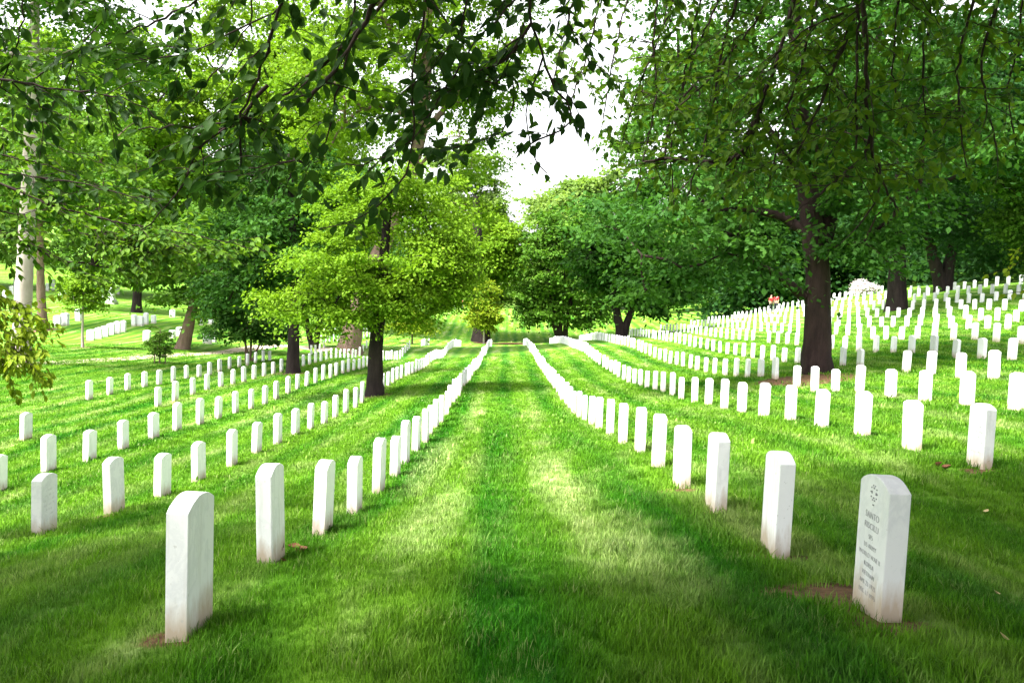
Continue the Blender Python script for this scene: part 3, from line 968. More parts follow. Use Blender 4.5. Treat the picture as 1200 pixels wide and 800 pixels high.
tree('black_trunk_tree', 'tall shaded tree with thick straight black trunk on the right hill', (1052, 363), [(1052, 363), (1052, 340), (1052, 310), (1053, 260), (1055, 180)], .66,
     [(1060, 160, 105, 110, 0, 5), (1060, 70, 130, 80, -9, 6), (1150, 120, 90, 80, -8, 6), (1010, 262, 50, 44, 0, 3), (1120, 250, 60, 46, 0, 3)], 560, 75, .28, 1.1, L_deep, M_bark, seed=27, rmin=.03, flare=1.3)  # lobes set towards the camera are added to shade the hill rows
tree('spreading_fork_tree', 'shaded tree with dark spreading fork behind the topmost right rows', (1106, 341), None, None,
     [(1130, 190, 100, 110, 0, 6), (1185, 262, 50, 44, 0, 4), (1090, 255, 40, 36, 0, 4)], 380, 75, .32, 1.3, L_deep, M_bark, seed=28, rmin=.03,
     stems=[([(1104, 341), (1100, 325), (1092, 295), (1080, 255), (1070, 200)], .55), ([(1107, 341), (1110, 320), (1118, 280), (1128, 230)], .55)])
# trees that close the view
def bg(name, label, px, d, py0, trunk_r, ells, ncl, leaf, crad, lmat, seed, per=95):
    tree(name, label, (px, 0), [(px, py0), (px + 1, py0 - 30), (px, py0 - 90), (px + 2, py0 - 150)], trunk_r, ells, ncl, per, leaf, crad, lmat, M_bark, G_BG, seed=seed, d=d, rmin=.05, nbr=60)
bg('pale_tree', 'round pale green tree closing the view below the bright sky gap', 670, 150, 364, .6, [(662, 250, 50, 45, 0, 8), (700, 245, 52, 45, 0, 8), (690, 310, 70, 45, 0, 8)], 360, .7, 2.2, L_pale, 31)
bg('column_tree', 'tall pale yellow-green tree left of the bright sky gap', 578, 165, 360, .5, [(560, 290, 44, 85, 0, 6), (545, 215, 44, 60, 0, 6), (592, 325, 26, 52, 0, 5), (575, 250, 26, 40, 0, 5)], 380, .55, 1.7, L_pale, 32)
bg('bushy_tree', 'dark bushy tree behind the bright young maple', 490, 160, 360, .5, [(485, 305, 45, 36, 0, 6), (420, 318, 40, 34, 0, 6)], 220, .5, 1.7, L_dark, 33)
bg('bright_hill_tree', 'bright green tree high on the left hill', 160, 92, 372, .5, [(165, 120, 100, 100, 0, 7), (130, 230, 70, 50, 0, 6), (60, 110, 70, 80, 0, 6)], 420, .42, 1.6, L_bright, 34)
bg('mid_hill_tree', 'mid green tree behind the leaning trunk', 275, 96, 385, .5, [(270, 180, 95, 100, 0, 7), (330, 120, 80, 80, 2, 6), (220, 250, 60, 60, 0, 5)], 420, .42, 1.6, L_bright, 35)
bg('dark_hill_tree', 'dark green tree in front of the sky at the upper left', 110, 118, 350, .6, [(90, 200, 90, 60, 0, 8), (20, 170, 90, 80, 0, 8), (-60, 220, 70, 80, 0, 8)], 360, .55, 2.0, L_mid, 36)
bg('sunlit_hill_tree', 'sunlit tree between the dark maple and the tall leaning tree', 350, 108, 390, .5, [(355, 110, 90, 110, 0, 7), (390, 230, 70, 60, 0, 6), (300, 40, 90, 70, 0, 7)], 420, .45, 1.7, L_bright, 37)
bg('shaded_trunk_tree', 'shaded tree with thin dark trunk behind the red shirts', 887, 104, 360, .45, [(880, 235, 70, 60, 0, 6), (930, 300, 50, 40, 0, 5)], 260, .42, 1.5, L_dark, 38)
bg('light_tree', 'light yellow-green tree showing under the big maple branches', 862, 128, 362, .4, [(868, 283, 58, 34, 0, 6), (812, 300, 52, 44, 0, 6), (900, 330, 50, 26, 0, 5), (845, 340, 40, 20, 0, 4)], 330, .5, 1.5, L_pale, 39)
bg('edge_tree', 'bright leafy tree at the right edge', 1240, 52, 360, .4, [(1200, 190, 46, 90, 0, 3), (1225, 280, 46, 40, 0, 3)], 240, .24, .8, L_mid, 40, 75)
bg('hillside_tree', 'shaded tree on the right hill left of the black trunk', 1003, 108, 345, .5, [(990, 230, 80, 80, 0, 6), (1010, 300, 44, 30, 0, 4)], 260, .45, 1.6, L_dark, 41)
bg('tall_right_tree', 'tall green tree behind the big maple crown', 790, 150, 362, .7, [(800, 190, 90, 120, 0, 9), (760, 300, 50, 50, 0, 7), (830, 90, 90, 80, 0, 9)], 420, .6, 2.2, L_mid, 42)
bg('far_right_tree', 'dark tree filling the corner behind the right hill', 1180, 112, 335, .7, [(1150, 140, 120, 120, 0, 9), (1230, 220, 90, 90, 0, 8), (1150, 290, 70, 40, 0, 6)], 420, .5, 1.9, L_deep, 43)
# flowering bush
tree('flowering_bush', 'pale flowering bush in the gap between the big trunk and the black trunk', (1014, 350), None, None,
     [(1013, 336, 13, 8), (1004, 341, 8, 5)], 80, 60, .14, .4, M_blossom, M_bark, seed=44, d=82, cat='bush', rmin=.015,
     stems=[([(1012, 350), (1010, 343), (1006, 337)], .05), ([(1015, 350), (1016, 343), (1019, 335)], .05)])

# wood behind everything: reads as one mass
def wood(name, label, segs, n, per, leaf, crad, mat, seed):
    rg = np.random.default_rng(seed)
    cs = []
    for (xa, xb, ya, yb, h0, h1) in segs:
        x = rg.uniform(xa, xb, n); y = rg.uniform(ya, yb, n)
        g = height(x, y)
        top = h1 * (.72 + .28 * np.sin(x * .13 + seed) * np.cos(y * .07 + x * .05))
        cs.append(np.stack([x, y, g + h0 + (top - h0) * rg.uniform(0, 1, n) ** .8], -1))
    cen = np.concatenate(cs)
    m = crown_mesh(name, cen, crad, per, leaf, rg, .6)
    tag(link(name, m, mat), label, 'wood', kind='stuff')
wood('distant_wood', 'wood closing the view behind the lawn', [(-120, -18, 165, 185, .5, 22), (26, 120, 150, 175, .5, 24), (-18, 26, 190, 205, .5, 11)], 420, 55, .9, 2.6, L_mid, 51)
wood('hill_wood', 'shaded wood on the crest of the right hill', [(36, 100, 99, 125, .2, 24), (41, 60, 62, 100, .1, 15), (24, 44, 98, 112, .1, 18), (60, 110, 60, 100, .3, 24)], 420, 60, .6, 2.2, L_deep, 52)
wood('left_wood', 'wood on the crest of the left hill', [(-130, -14, 170, 190, 2, 42), (-120, -62, 90, 130, 6, 26), (-60, -20, 120, 140, 4, 30)], 420, 55, .8, 2.2, L_mid, 53)

# ------------------------------------------------------------------ near trees whose boughs hang into the picture
LT = np.array([0, .13, .36, .62, .85, 1.0])
LW = np.array([.03, .62, 1.0, .78, .34, .02]) * .5
def leaf_template(fold, curl):
    V = []
    for t, w in zip(LT, LW):
        z = -curl * t * t
        V += [(-w, t, z - 0.0), (0, t, z - fold * w * 1.2), (w, t, z)]
    V = np.array(V)
    Q = []
    for i in range(len(LT) - 1):
        for s in (0, 1):
            a = i * 3 + s
            Q.append((a, a + 1, a + 4, a + 3))
    return V, np.array(Q)
LEAF_T = [leaf_template(f, c) for f, c in ((.5, .12), (.25, .3), (.7, .05), (.35, .2))]
WIDTH = .62

def leaf_frames(base, axis, normal):
    side = unit(np.cross(axis, normal))
    nrm = unit(np.cross(side, axis))
    return side, nrm

def leaf_mass(name, base, axis, normal, L, rg):
    side, nrm = leaf_frames(base, axis, normal)
    T, Q = LEAF_T[1]
    V = (base[:, None] + side[:, None] * (T[None, :, 0:1] * WIDTH * L[:, None, None]) + axis[:, None] * (T[None, :, 1:2] * L[:, None, None]) + nrm[:, None] * (T[None, :, 2:3] * L[:, None, None]))
    nv = len(T)
    Qs = (Q[None] + (np.arange(len(base)) * nv)[:, None, None]).reshape(-1, 4)
    m = mesh_np(name, V.reshape(-1, 3), Qs, True)
    face_attr(m, 'tint', np.repeat(rg.uniform(0, 1, len(base)), len(Q)))
    return m

class Bough:
    """collects boughs, twigs and leaves of one near tree"""
    def __init__(s, seed):
        s.rg = np.random.default_rng(seed)
        s.br = []            # list of (V,Q): each a branch part
        s.tw = []            # twigs (joined)
        s.leaf = []          # base, axis, normal, L
    def leaves_on(s, C, L, step, droop=.5, start=.1):
        P = resample(C, step)
        T = unit(np.gradient(P, axis=0))
        n = len(P)
        i0 = int(n * start)
        for i in range(i0, n):
            sgn = 1 if i % 2 else -1
            up = np.array([0, 0, 1.0])
            sd = unit(np.cross(T[i], up) + s.rg.normal(0, .25, 3))
            ax = unit(sd * sgn * .8 + T[i] * .55 + np.array([0, 0, -droop]) * s.rg.uniform(.4, 1.3) + s.rg.normal(0, .22, 3))
            nr = unit(up + s.rg.normal(0, .45, 3) + sd * sgn * .25)
            pet = ax * .012
            s.leaf.append((P[i] + pet, ax, nr, L * s.rg.uniform(.6, 1.2)))
        ax = unit(T[-1] + np.array([0, 0, -.2]))
        s.leaf.append((P[-1], ax, unit(np.array([0, 0, 1.0]) + s.rg.normal(0, .3, 3)), L))
    def bough(s, C, r0, r1, ntw, twl, L, step, droop=.5, sub=True, grav=.35, own_leaves=True, keep_out=None, spread=.6):
        C = resample(C, .06)
        C[1:-1] += s.rg.normal(0, .006, (len(C) - 2, 3))
        rad = np.linspace(r0, r1, len(C)) * (1 + .12 * np.sin(np.arange(len(C)) * .9 + s.rg.uniform(0, 6)))
        s.br.append(tube(C, rad, 7))
        if own_leaves:
            s.leaves_on(C, L, step * 1.6, droop, .35)
        T = unit(np.gradient(C, axis=0))
        for _ in range(ntw):
            f = s.rg.uniform(.06, .98)
            i = min(len(C) - 1, int(f * len(C)))
            dr = unit(T[i] * s.rg.uniform(.3, .9) + s.rg.normal(0, spread, 3) * np.array([1, 1, .6]))
            l = twl * s.rg.uniform(.45, 1.25)
            n = 7
            P = [C[i]]
            for q in range(n):
                dr = unit(dr + np.array([0, 0, -grav / n]) + s.rg.normal(0, .08, 3))
                P.append(P[-1] + dr * l / n)
            P = np.array(P)
            if keep_out is not None:
                px, py, _ = project(P)
                if keep_out(px, py).any(): continue
            s.tw.append(tube(P, np.linspace(min(rad[i] * .6, .0045), .0012, len(P)), 5))
            s.leaves_on(P, L, step, droop)
            if sub and s.rg.random() < .6:
                j = s.rg.integers(2, 6)
                d2 = unit(dr + s.rg.normal(0, .7, 3))
                P2 = np.array([P[j] + d2 * l * .45 * q / 4 + np.array([0, 0, -.03 * q * q / 16]) for q in range(5)])
                if keep_out is not None:
                    px, py, _ = project(P2)
                    if keep_out(px, py).any(): continue
                s.tw.append(tube(P2, np.linspace(.002, .001, 5), 5))
                s.leaves_on(P2, L, step, droop)
    def finish(s, root, loc, lmat, lmat_mass, bmat, nleaf=300, keep_out=None):
        loc = np.array(loc)
        for V, Q in s.br:
            link('branch', mesh_np('branch', V - loc, Q, True), bmat, root)
        Vs, Qs, o = [], [], 0
        for V, Q in s.tw:
            Vs.append(V); Qs.append(Q + o); o += len(V)
        if Vs:
            tag(link('twig_mass', mesh_np('twig_mass', np.concatenate(Vs) - loc, np.concatenate(Qs), True), bmat, root), kind='stuff')
        B = np.array([l[0] for l in s.leaf]); A = np.array([l[1] for l in s.leaf]); N = np.array([l[2] for l in s.leaf]); L = np.array([l[3] for l in s.leaf])
        px, py, dep = project(B + A * L[:, None] * .5)
        if keep_out is not None:
            ok = ~keep_out(px, py)
            B, A, N, L, px, py, dep = [q[ok] for q in (B, A, N, L, px, py, dep)]
        inside = (px > -10) & (px < 1210) & (py > -15) & (py < 800) & (dep > .5)
        face = np.abs((unit(B) * unit(np.cross(np.cross(A, N), A))).sum(-1)) * .6 + .4
        score = np.where(inside, L / dep * face, -1)
        order = np.argsort(-score)
        sel = order[:nleaf]; sel = sel[score[sel] > 0]
        rest = np.setdiff1d(np.arange(len(B)), sel)
        meshes = []
        for T, Q in LEAF_T:
            m = mesh_np('leaf', T * np.array([WIDTH, 1, 1]), Q, True)
            m.materials.append(lmat)
            meshes.append(m)
        side, nrm = leaf_frames(B, A, N)
        for i in sel:
            o = bpy.data.objects.new('leaf', meshes[s.rg.integers(4)])
            COL.objects.link(o)
            o.parent = root
            M = np.eye(4)
            M[:3, 0] = side[i] * L[i]; M[:3, 1] = A[i] * L[i]; M[:3, 2] = nrm[i] * L[i]; M[:3, 3] = B[i] - loc
            o.matrix_local = Matrix(M.tolist())
        if len(rest):
            m = leaf_mass('leaf_mass', B[rest] - loc, A[rest], N[rest], L[rest], s.rg)
            tag(link('leaf_mass', m, lmat_mass, root), kind='stuff')
        return len(sel), len(rest)

def overhead_crown(root, loc, c, r, ncl, per, leaf, crad, mat, seed, trunk_nodes):
    """the part of a near crown that is above and behind the camera; it is what shades the near lawn"""
    rg = np.random.default_rng(seed)
    cen = crown_points([(np.array(c), np.array(r))], ncl * 3, rg)
    px, py, dep = project(cen)
    pad = 1000 * (crad * 1.5) / np.maximum(dep, .3)
    out = (dep < .2) | (py < -pad) | (px < -pad) | (px > 1200 + pad)
    near = np.linalg.norm(cen, axis=1) < 1.9
    hgt = cen[:, 2] + 2.0
    sx = cen[:, 0] - sd.x / sd.z * hgt; sy = cen[:, 1] - sd.y / sd.z * hgt
    hole = ((sx + .1) / 1.9) ** 2 + ((sy - 6.0) / 3.3) ** 2 < rg.uniform(.6, 1.1, len(cen))     # gap shaped into the unseen crowns so sun reaches the aisle
    cen = cen[out & ~near & ~hole][:ncl]
    m = crown_mesh('crown', cen - np.array(loc), crad, per, leaf, rg, .5)
    link('crown', m, mat, root)
    return cen

def near_trunk(root, loc, pts, rad, limbs, bmat, seed):
    loc = np.array(loc)
    C = resample(np.array(pts), .25)
    h = np.linalg.norm(C - C[0], axis=1)
    rr = rad * (1 - .5 * np.linspace(0, 1, len(C))) * (1 + .6 * np.exp(-h / .5))
    Vs, Qs, o = [], [], 0
    V, Q = tube(C, rr, 14, np.full(len(C), .12), seed); Vs.append(V); Qs.append(Q); o = len(V)
    for lp, lr0, lr1 in limbs:
        c = resample(np.array(lp), .2)
        V, Q = tube(c, np.linspace(lr0, lr1, len(c)), 8, np.full(len(c), .08), seed + 3); Vs.append(V); Qs.append(Q + o); o += len(V)
    link('trunk', mesh_np('trunk', np.concatenate(Vs) - loc, np.concatenate(Qs), True), bmat, root)

def pl(pts, da, db):
    n = len(pts)
    t = np.concatenate([[0], np.cumsum([math.dist(pts[i], pts[i + 1]) for i in range(n - 1)])]); t /= t[-1]
    return np.array([W(p[0], p[1], da + (db - da) * f) for p, f in zip(pts, t)])

# --- left: broad dark leaves over the upper left half
GAP = lambda px, py: ((px > 575) & (px < 712) & (py > 168) & (py < 420)) | ((px > 560) & (px < 640) & (py > 190)) 
def keep_left(px, py):
    lim = np.interp(px, [0, 120, 240, 330, 400, 480, 520, 560, 640, 700, 760], [250, 235, 262, 235, 285, 275, 215, 175, 215, 155, 120])
    return (py > lim) | (px > 725)
bl = (-3.4, -2.6); loc = np.array([bl[0], bl[1], hz(*bl)])
T_l = thing('overhanging_tree', 'near tree whose dark broad leaves hang across the upper left', 'tree', Vector(loc))
B = Bough(101)
top = np.array([-2.6, -1.4, 3.6])
for pts, da, db, r0, r1, nt in [
    ([(236, -60), (236, 0), (190, 22), (142, 44), (85, 70), (32, 95)], 3.9, 4.6, .009, .003, 12),
    ([(-90, 75), (0, 94), (60, 103), (128, 111), (176, 125), (192, 145)], 4.4, 4.2, .008, .002, 10),
    ([(350, -40), (324, 17), (280, 34), (243, 51), (216, 67), (135, 71)], 3.7, 4.1, .009, .002, 12),
    ([(345, -50), (334, 0), (314, 51), (304, 88), (287, 118), (280, 152), (282, 196)], 3.5, 3.9, .018, .004, 14),
    ([(470, -20), (400, 56), (371, 84), (331, 111), (290, 142), (250, 145), (162, 152)], 3.6, 4.1, .014, .003, 16),
    ([(314, 100), (287, 135), (236, 165), (219, 202), (202, 240), (165, 270)], 3.8, 4.0, .008, .002, 12),
    ([(420, -40), (412, 30), (400, 88), (388, 135), (378, 179), (317, 194), (243, 206)], 3.5, 3.8, .010, .002, 14),
    ([(-60, 196), (0, 204), (84, 213), (152, 230), (190, 233)], 5.0, 4.8, .006, .002, 8),
    ([(460, -60), (444, 0), (420, 37), (400, 78), (360, 120)], 3.3, 3.6, .020, .006, 10),
    ([(505, -60), (498, 0), (484, 84), (478, 128), (491, 159), (481, 192), (451, 243), (400, 263), (375, 268)], 3.4, 3.7, .012, .002, 16),
    ([(640, -50), (603, 0), (549, 61), (518, 111), (491, 159), (440, 190), (405, 192)], 3.5, 3.6, .010, .002, 12),
    ([(612, -60), (619, 0), (623, 27), (636, 64), (650, 108), (677, 138), (673, 149), (643, 159), (616, 172)], 3.7, 3.9, .017, .003, 12),
    ([(623, 27), (599, 67), (549, 95), (500, 110), (440, 140)], 3.75, 3.7, .008, .002, 10),
    ([(570, -60), (575, 0), (590, 40), (580, 80), (560, 110)], 4.0, 4.2, .008, .002, 14),
    ([(650, -60), (655, 0), (670, 40), (700, 60)], 4.2, 4.4, .007, .002, 10),
    ([(636, 68), (619, 111), (616, 172), (625, 184), (641, 203)], 3.8, 3.9, .004, .002, 3),
    ([(600, 90), (606, 111), (599, 145), (572, 169), (511, 176)], 3.8, 3.8, .004, .0015, 4),
    ([(560, -60), (545, 20), (530, 60), (470, 110)], 3.4, 3.5, .01, .002, 10),
    ([(100, -60), (130, 10), (90, 60), (60, 130)], 4.2, 4.5, .01, .002, 12),
    ([(20, -60), (30, 20), (10, 80), (-20, 150)], 4.2, 4.6, .01, .002, 10),
    ([(280, -60), (300, 20), (250, 90), (210, 130)], 3.9, 4.1, .01, .002, 12),
    ([(700, -60), (680, -20), (660, 30), (690, 70), (715, 90)], 4.2, 4.4, .008, .002, 8)]:
    C = pl(pts, da, db)
    if pts[0][1] <= 0:
        C = np.vstack([(top * .45 + C[0] * .55 + np.array([0, 0, .5])), C])
    B.bough(C, r0 * 1.1, r1 * 1.2, int(nt * 1.4), .34, .070, .044, .2, keep_out=keep_left)
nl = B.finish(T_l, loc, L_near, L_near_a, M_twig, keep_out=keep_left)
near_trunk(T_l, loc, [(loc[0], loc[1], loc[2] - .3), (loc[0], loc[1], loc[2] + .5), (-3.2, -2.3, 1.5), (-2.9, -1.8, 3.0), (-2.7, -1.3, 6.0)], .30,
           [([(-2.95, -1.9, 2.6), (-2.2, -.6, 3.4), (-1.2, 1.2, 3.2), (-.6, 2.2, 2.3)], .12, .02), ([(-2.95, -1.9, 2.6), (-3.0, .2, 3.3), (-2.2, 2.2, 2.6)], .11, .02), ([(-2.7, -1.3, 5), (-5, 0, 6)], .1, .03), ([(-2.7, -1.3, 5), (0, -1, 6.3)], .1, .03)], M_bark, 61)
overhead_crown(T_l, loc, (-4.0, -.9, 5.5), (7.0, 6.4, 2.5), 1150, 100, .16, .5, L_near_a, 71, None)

# --- right: long weeping twigs in front of the big maple
def keep_right(px, py):
    lim = np.interp(px, [640, 700, 730, 770, 860, 915, 940, 985, 1010, 1060, 1100, 1210], [120, 185, 250, 270, 262, 285, 225, 225, 255, 270, 235, 235])
    lx = np.interp(py, [-50, 20, 60, 120, 165, 190, 260], [640, 640, 625, 640, 672, 705, 712])
    return (py > lim) | (px < lx)
br = (8.2, 1.2); loc = np.array([br[0], br[1], hz(*br)])
T_r = thing('weeping_tree', 'near tree trailing long dark twigs of green leaves across the upper right', 'tree', Vector(loc))
B = Bough(102)
WP = [([(945, -70), (932, 0), (911, 68), (884, 145), (868, 179), (850, 195)], 6.2, 6.6, .022, .004),
      ([(1008, -80), (1011, 0), (1016, 68), (1016, 135), (1023, 189), (1038, 222), (1050, 243)], 5.6, 6.2, .024, .004),
      ([(1004, -60), (1006, 10), (1003, 101), (1003, 175)], 5.8, 6.0, .013, .004),
      ([(1160, -60), (1141, 0), (1121, 78), (1127, 162), (1133, 196)], 6.4, 6.6, .016, .003),
      ([(1190, -60), (1168, 7), (1148, 68), (1158, 135), (1171, 189)], 6.6, 6.9, .014, .003),
      ([(880, -60), (864, 0), (847, 51), (837, 118), (820, 189), (805, 230)], 6.6, 6.9, .016, .003),
      ([(925, -50), (901, 0), (868, 51), (830, 95), (790, 130)], 6.4, 6.8, .015, .003),
      ([(1035, -10), (1009, 7), (945, 34), (908, 64), (880, 100)], 6.0, 6.4, .012, .003),
      ([(1000, 20), (989, 51), (962, 118), (945, 162), (920, 200)], 6.2, 6.4, .012, .003),
      ([(1020, 160), (1016, 182), (969, 220), (935, 245), (925, 270)], 6.1, 6.0, .009, .002),
      ([(850, -50), (842, 0), (815, 60), (795, 130), (770, 190)], 7.2, 7.4, .013, .003),
      ([(800, -60), (790, 0), (770, 50), (745, 110), (728, 170)], 7.4, 7.6, .012, .003),
      ([(745, -60), (735, 0), (722, 50), (712, 110), (705, 150)], 7.6, 7.6, .010, .003),
      ([(900, 100), (870, 185), (830, 190), (780, 185), (740, 195)], 6.6, 7.0, .02, .004),
      ([(1060, -60), (1052, 10), (1045, 80), (1060, 150)], 6.6, 6.8, .012, .003),
      ([(1100, -60), (1090, 10), (1080, 80), (1085, 150), (1075, 200)], 6.6, 6.8, .012, .003),
      ([(970, -60), (955, 10), (935, 90), (915, 150), (900, 220)], 6.4, 6.6, .012, .003),
      ([(715, -50), (700, 10), (690, 60), (672, 110), (660, 150)], 7.2, 7.4, .010, .003),
      ([(690, -50), (672, 0), (655, 60), (648, 100)], 7.0, 7.2, .009, .003),
      ([(775, -40), (765, 40), (770, 110), (757, 175), (745, 225)], 7.0, 7.2, .010, .003),
      ([(830, -40), (812, 40), (800, 100), (785, 170), (790, 240)], 7.0, 7.2, .010, .003),
      ([(1200, -40), (1196, 40), (1180, 110), (1190, 170)], 7.0, 7.2, .010, .003),
      ([(1030, 190), (1032, 225), (1010, 262), (985, 285)], 6.2, 6.2, .006, .002)]
hub = np.array([6.2, 3.6, 4.6])
for pts, da, db, r0, r1 in WP:
    C = pl(pts, da, db)
    if pts[0][1] <= 0:
        C = np.vstack([C[0] * .55 + hub * .45 + np.array([0, 0, .7]), C])
    B.bough(C, r0 * 1.7, r1 * 1.8, 30, .65, .080, .066, .1, grav=.12, spread=.95, keep_out=keep_right)
nr_ = B.finish(T_r, loc, L_weep, L_weep_a, M_twig, 275, keep_out=keep_right)
loc_r = loc
near_trunk(T_r, loc, [(loc[0], loc[1], loc[2] - .3), (loc[0], loc[1], loc[2] + .6), (8.0, 1.5, 1.8), (7.6, 2.0, 3.4), (7.2, 2.4, 6.2)], .34,
           [([(7.7, 1.9, 3.0), (6.6, 3.2, 4.5), (5.0, 4.8, 4.6), (3.4, 5.8, 4.0)], .15, .03), ([(7.7, 1.9, 3.0), (7.2, 4.0, 4.6), (5.5, 6.2, 4.2)], .13, .03), ([(7.3, 2.3, 5.0), (4, 1.5, 6.2)], .12, .03), ([(7.3, 2.3, 5.0), (10, 3, 6)], .12, .03)], M_bark, 62)
overhead_crown(T_r, loc, (4.0, .4, 5.8), (7.0, 6.6, 2.5), 1150, 100, .16, .5, L_weep_a, 72, None)

# --- left edge: low bough and yellow sprig
def keep_low(px, py):
    lim = np.interp(px, [-50, 20, 80, 100, 150, 200, 250, 300, 335, 350], [330, 300, 320, 350, 345, 335, 305, 320, 300, 240])
    return ((py > lim) & (px > 82)) | (px > 345) | ((px <= 82) & (py > np.interp(px, [-50, 0, 30, 60, 80], [480, 478, 470, 470, 430])))
ble = (-9.2, 5.0); loc = np.array([ble[0], ble[1], hz(*ble)])
T_e = thing('low_branch_tree', 'tree beyond the left edge reaching in with low fine-leaved boughs', 'tree', Vector(loc))
B = Bough(103)
LP = [([(-120, 235), (-20, 262), (30, 285), (65, 304), (110, 311), (160, 318), (200, 325)], 8.2, 8.6, .03, .004),
      ([(-100, 200), (0, 215), (60, 240), (140, 262), (210, 272), (270, 285), (325, 298)], 8.0, 8.6, .022, .003),
      ([(-80, 240), (20, 250), (100, 275), (170, 290), (230, 300)], 8.4, 8.8, .015, .003),
      ([(-80, 170), (0, 180), (60, 195), (120, 220), (180, 245)], 8.6, 9.0, .014, .003),
      ([(-80, 140), (0, 150), (50, 165), (100, 185), (150, 205)], 8.8, 9.2, .012, .003),
      ([(-80, 260), (0, 275), (50, 290), (90, 320), (130, 338)], 8.0, 8.2, .010, .003),
      ([(100, 265), (160, 285), (200, 305), (225, 325)], 8.4, 8.5, .007, .002),
      ([(140, 262), (190, 290), (245, 295), (290, 310)], 8.5, 8.6, .006, .002),
      ([(-60, 100), (0, 110), (60, 130), (110, 150)], 9.2, 9.4, .012, .003),
      ([(-60, 60), (0, 75), (60, 80), (120, 90)], 9.4, 9.6, .012, .003)]
hub = np.array([-8.4, 5.6, 2.6])
for pts, da, db, r0, r1 in LP:
    C = pl(pts, da, db)
    if pts[0][0] < 0: C = np.vstack([C[0] * .4 + hub * .6, C])
    B.bough(C, r0, r1, 60, .55, .078, .05, .35, grav=.2, keep_out=keep_low)
B.finish(T_e, loc, L_low, L_low_a, M_twig, 190, keep_out=keep_low)
B = Bough(104)
for pts, da, db, r0, r1 in [([(-120, 330), (-20, 350), (10, 372), (45, 388), (72, 402)], 7.6, 8.0, .012, .002), ([(-100, 360), (-10, 385), (20, 410), (40, 435), (52, 462)], 7.6, 7.8, .010, .002),
                            ([(-90, 380), (-10, 400), (5, 430), (12, 455)], 7.8, 7.9, .008, .002), ([(-80, 310), (0, 345), (30, 365), (50, 378)], 7.8, 8.2, .008, .002)]:
    C = pl(pts, da, db)
    C = np.vstack([C[0] * .4 + hub * .6, C])
    B.bough(C, r0, r1, 80, .34, .072, .034, .7, grav=.5, keep_out=keep_low)
B.finish(T_e, loc, L_fresh, L_fresh_a, M_twig, 110, keep_out=keep_low)
near_trunk(T_e, loc, [(loc[0], loc[1], loc[2] - .3), (loc[0], loc[1], loc[2] + .6), (-9.0, 5.1, 1.0), (-8.6, 5.4, 3.0), (-8.5, 5.6, 6.5)], .26,
           [([(-8.8, 5.3, 1.6), (-8.4, 5.8, 2.3), (-7.0, 6.8, 2.2)], .08, .03), ([(-8.6, 5.5, 3), (-8.0, 6.2, 4), (-7.4, 7.0, 4.4)], .08, .02)], M_bark, 63)
overhead_crown(T_e, loc, (-14, -1.5, 5.6), (3.0, 2.6, 1.8), 100, 60, .11, .42, L_low_a, 73, None)
# fresh sprig entering at the right edge, from the weeping tree
def keep_sprig(px, py):
    return (px < 1145) | (py < 268) | (py > 360)
B = Bough(105)
for pts in ([(1300, 240), (1230, 285), (1190, 312), (1158, 322)], [(1300, 260), (1240, 325), (1205, 338), (1178, 345)], [(1290, 230), (1225, 262), (1200, 280), (1188, 298)]):
    C = pl(pts, 7.0, 7.2)
    C = np.vstack([C[0] * .5 + np.array([7.4, 4.0, 2.4]) * .5, C])
    B.bough(C, .007, .002, 5, .22, .062, .05, .4, keep_out=keep_sprig)
B.finish(T_r, loc_r, L_fresh, L_fresh_a, M_twig, 25, keep_out=keep_sprig)

# ------------------------------------------------------------------ fallen leaves and small things on the grass
M_dead = plain_mat('dead_leaf', (.16, .06, .025), .8, .3)
dl = mesh_np('fallen_leaf', LEAF_T[2][0] * np.array([.62, 1, 1]) * .09, LEAF_T[2][1], True)
dl.materials.append(M_dead)
M_straw = plain_mat('straw_leaf', (.45, .36, .16), .8, .2)
dl2 = mesh_np('fallen_leaf', LEAF_T[3][0] * np.array([.7, 1, 1]) * .055, LEAF_T[3][1], True)
dl2.materials.append(M_straw)
for px, py, mesh_, lab in [
    (330, 660, dl, 'curled brown leaf lying against the foot of the soil-stained second left headstone'),
    (324, 657, dl, 'brown leaf lying half behind the foot of the soil-stained second left headstone'),
    (346, 650, dl, 'leftmost of the brown leaves in the grass clear of the second left headstone'),
    (352, 646, dl, 'farther of the middle brown leaves in the grass beside the second left headstone'),
    (358, 650, dl, 'nearer of the middle brown leaves in the grass beside the second left headstone'),
    (369, 647, dl, 'rightmost brown leaf in the grass beside the second left headstone'),
    (76, 634, dl, 'single brown leaf in the grass below the carved headstone at the left edge'),
    (1094, 549, dl, 'left one of two dark leaves in the grass before the second right row'),
    (1103, 552, dl, 'right one of two dark leaves in the grass before the second right row'),
    (1182, 761, dl2, 'straw-coloured leaf in the grass at the lower right corner'),
    (1158, 606, dl2, 'straw-coloured leaf in the grass right of the lettered headstone top'),
    (1166, 703, dl2, 'straw-coloured leaf in the grass right of the lettered headstone foot')]:
    b = hit(px, py)
    o = link('fallen_leaf', mesh_)
    o.location = Vector(b) + Vector((0, 0, .035 + .02 * random.random()))
    o.rotation_euler = (random.uniform(-.7, .7), random.uniform(-.7, .7), random.uniform(0, 6.28))
    tag(o, lab, 'leaf', 'fallen leaves on the lawn')

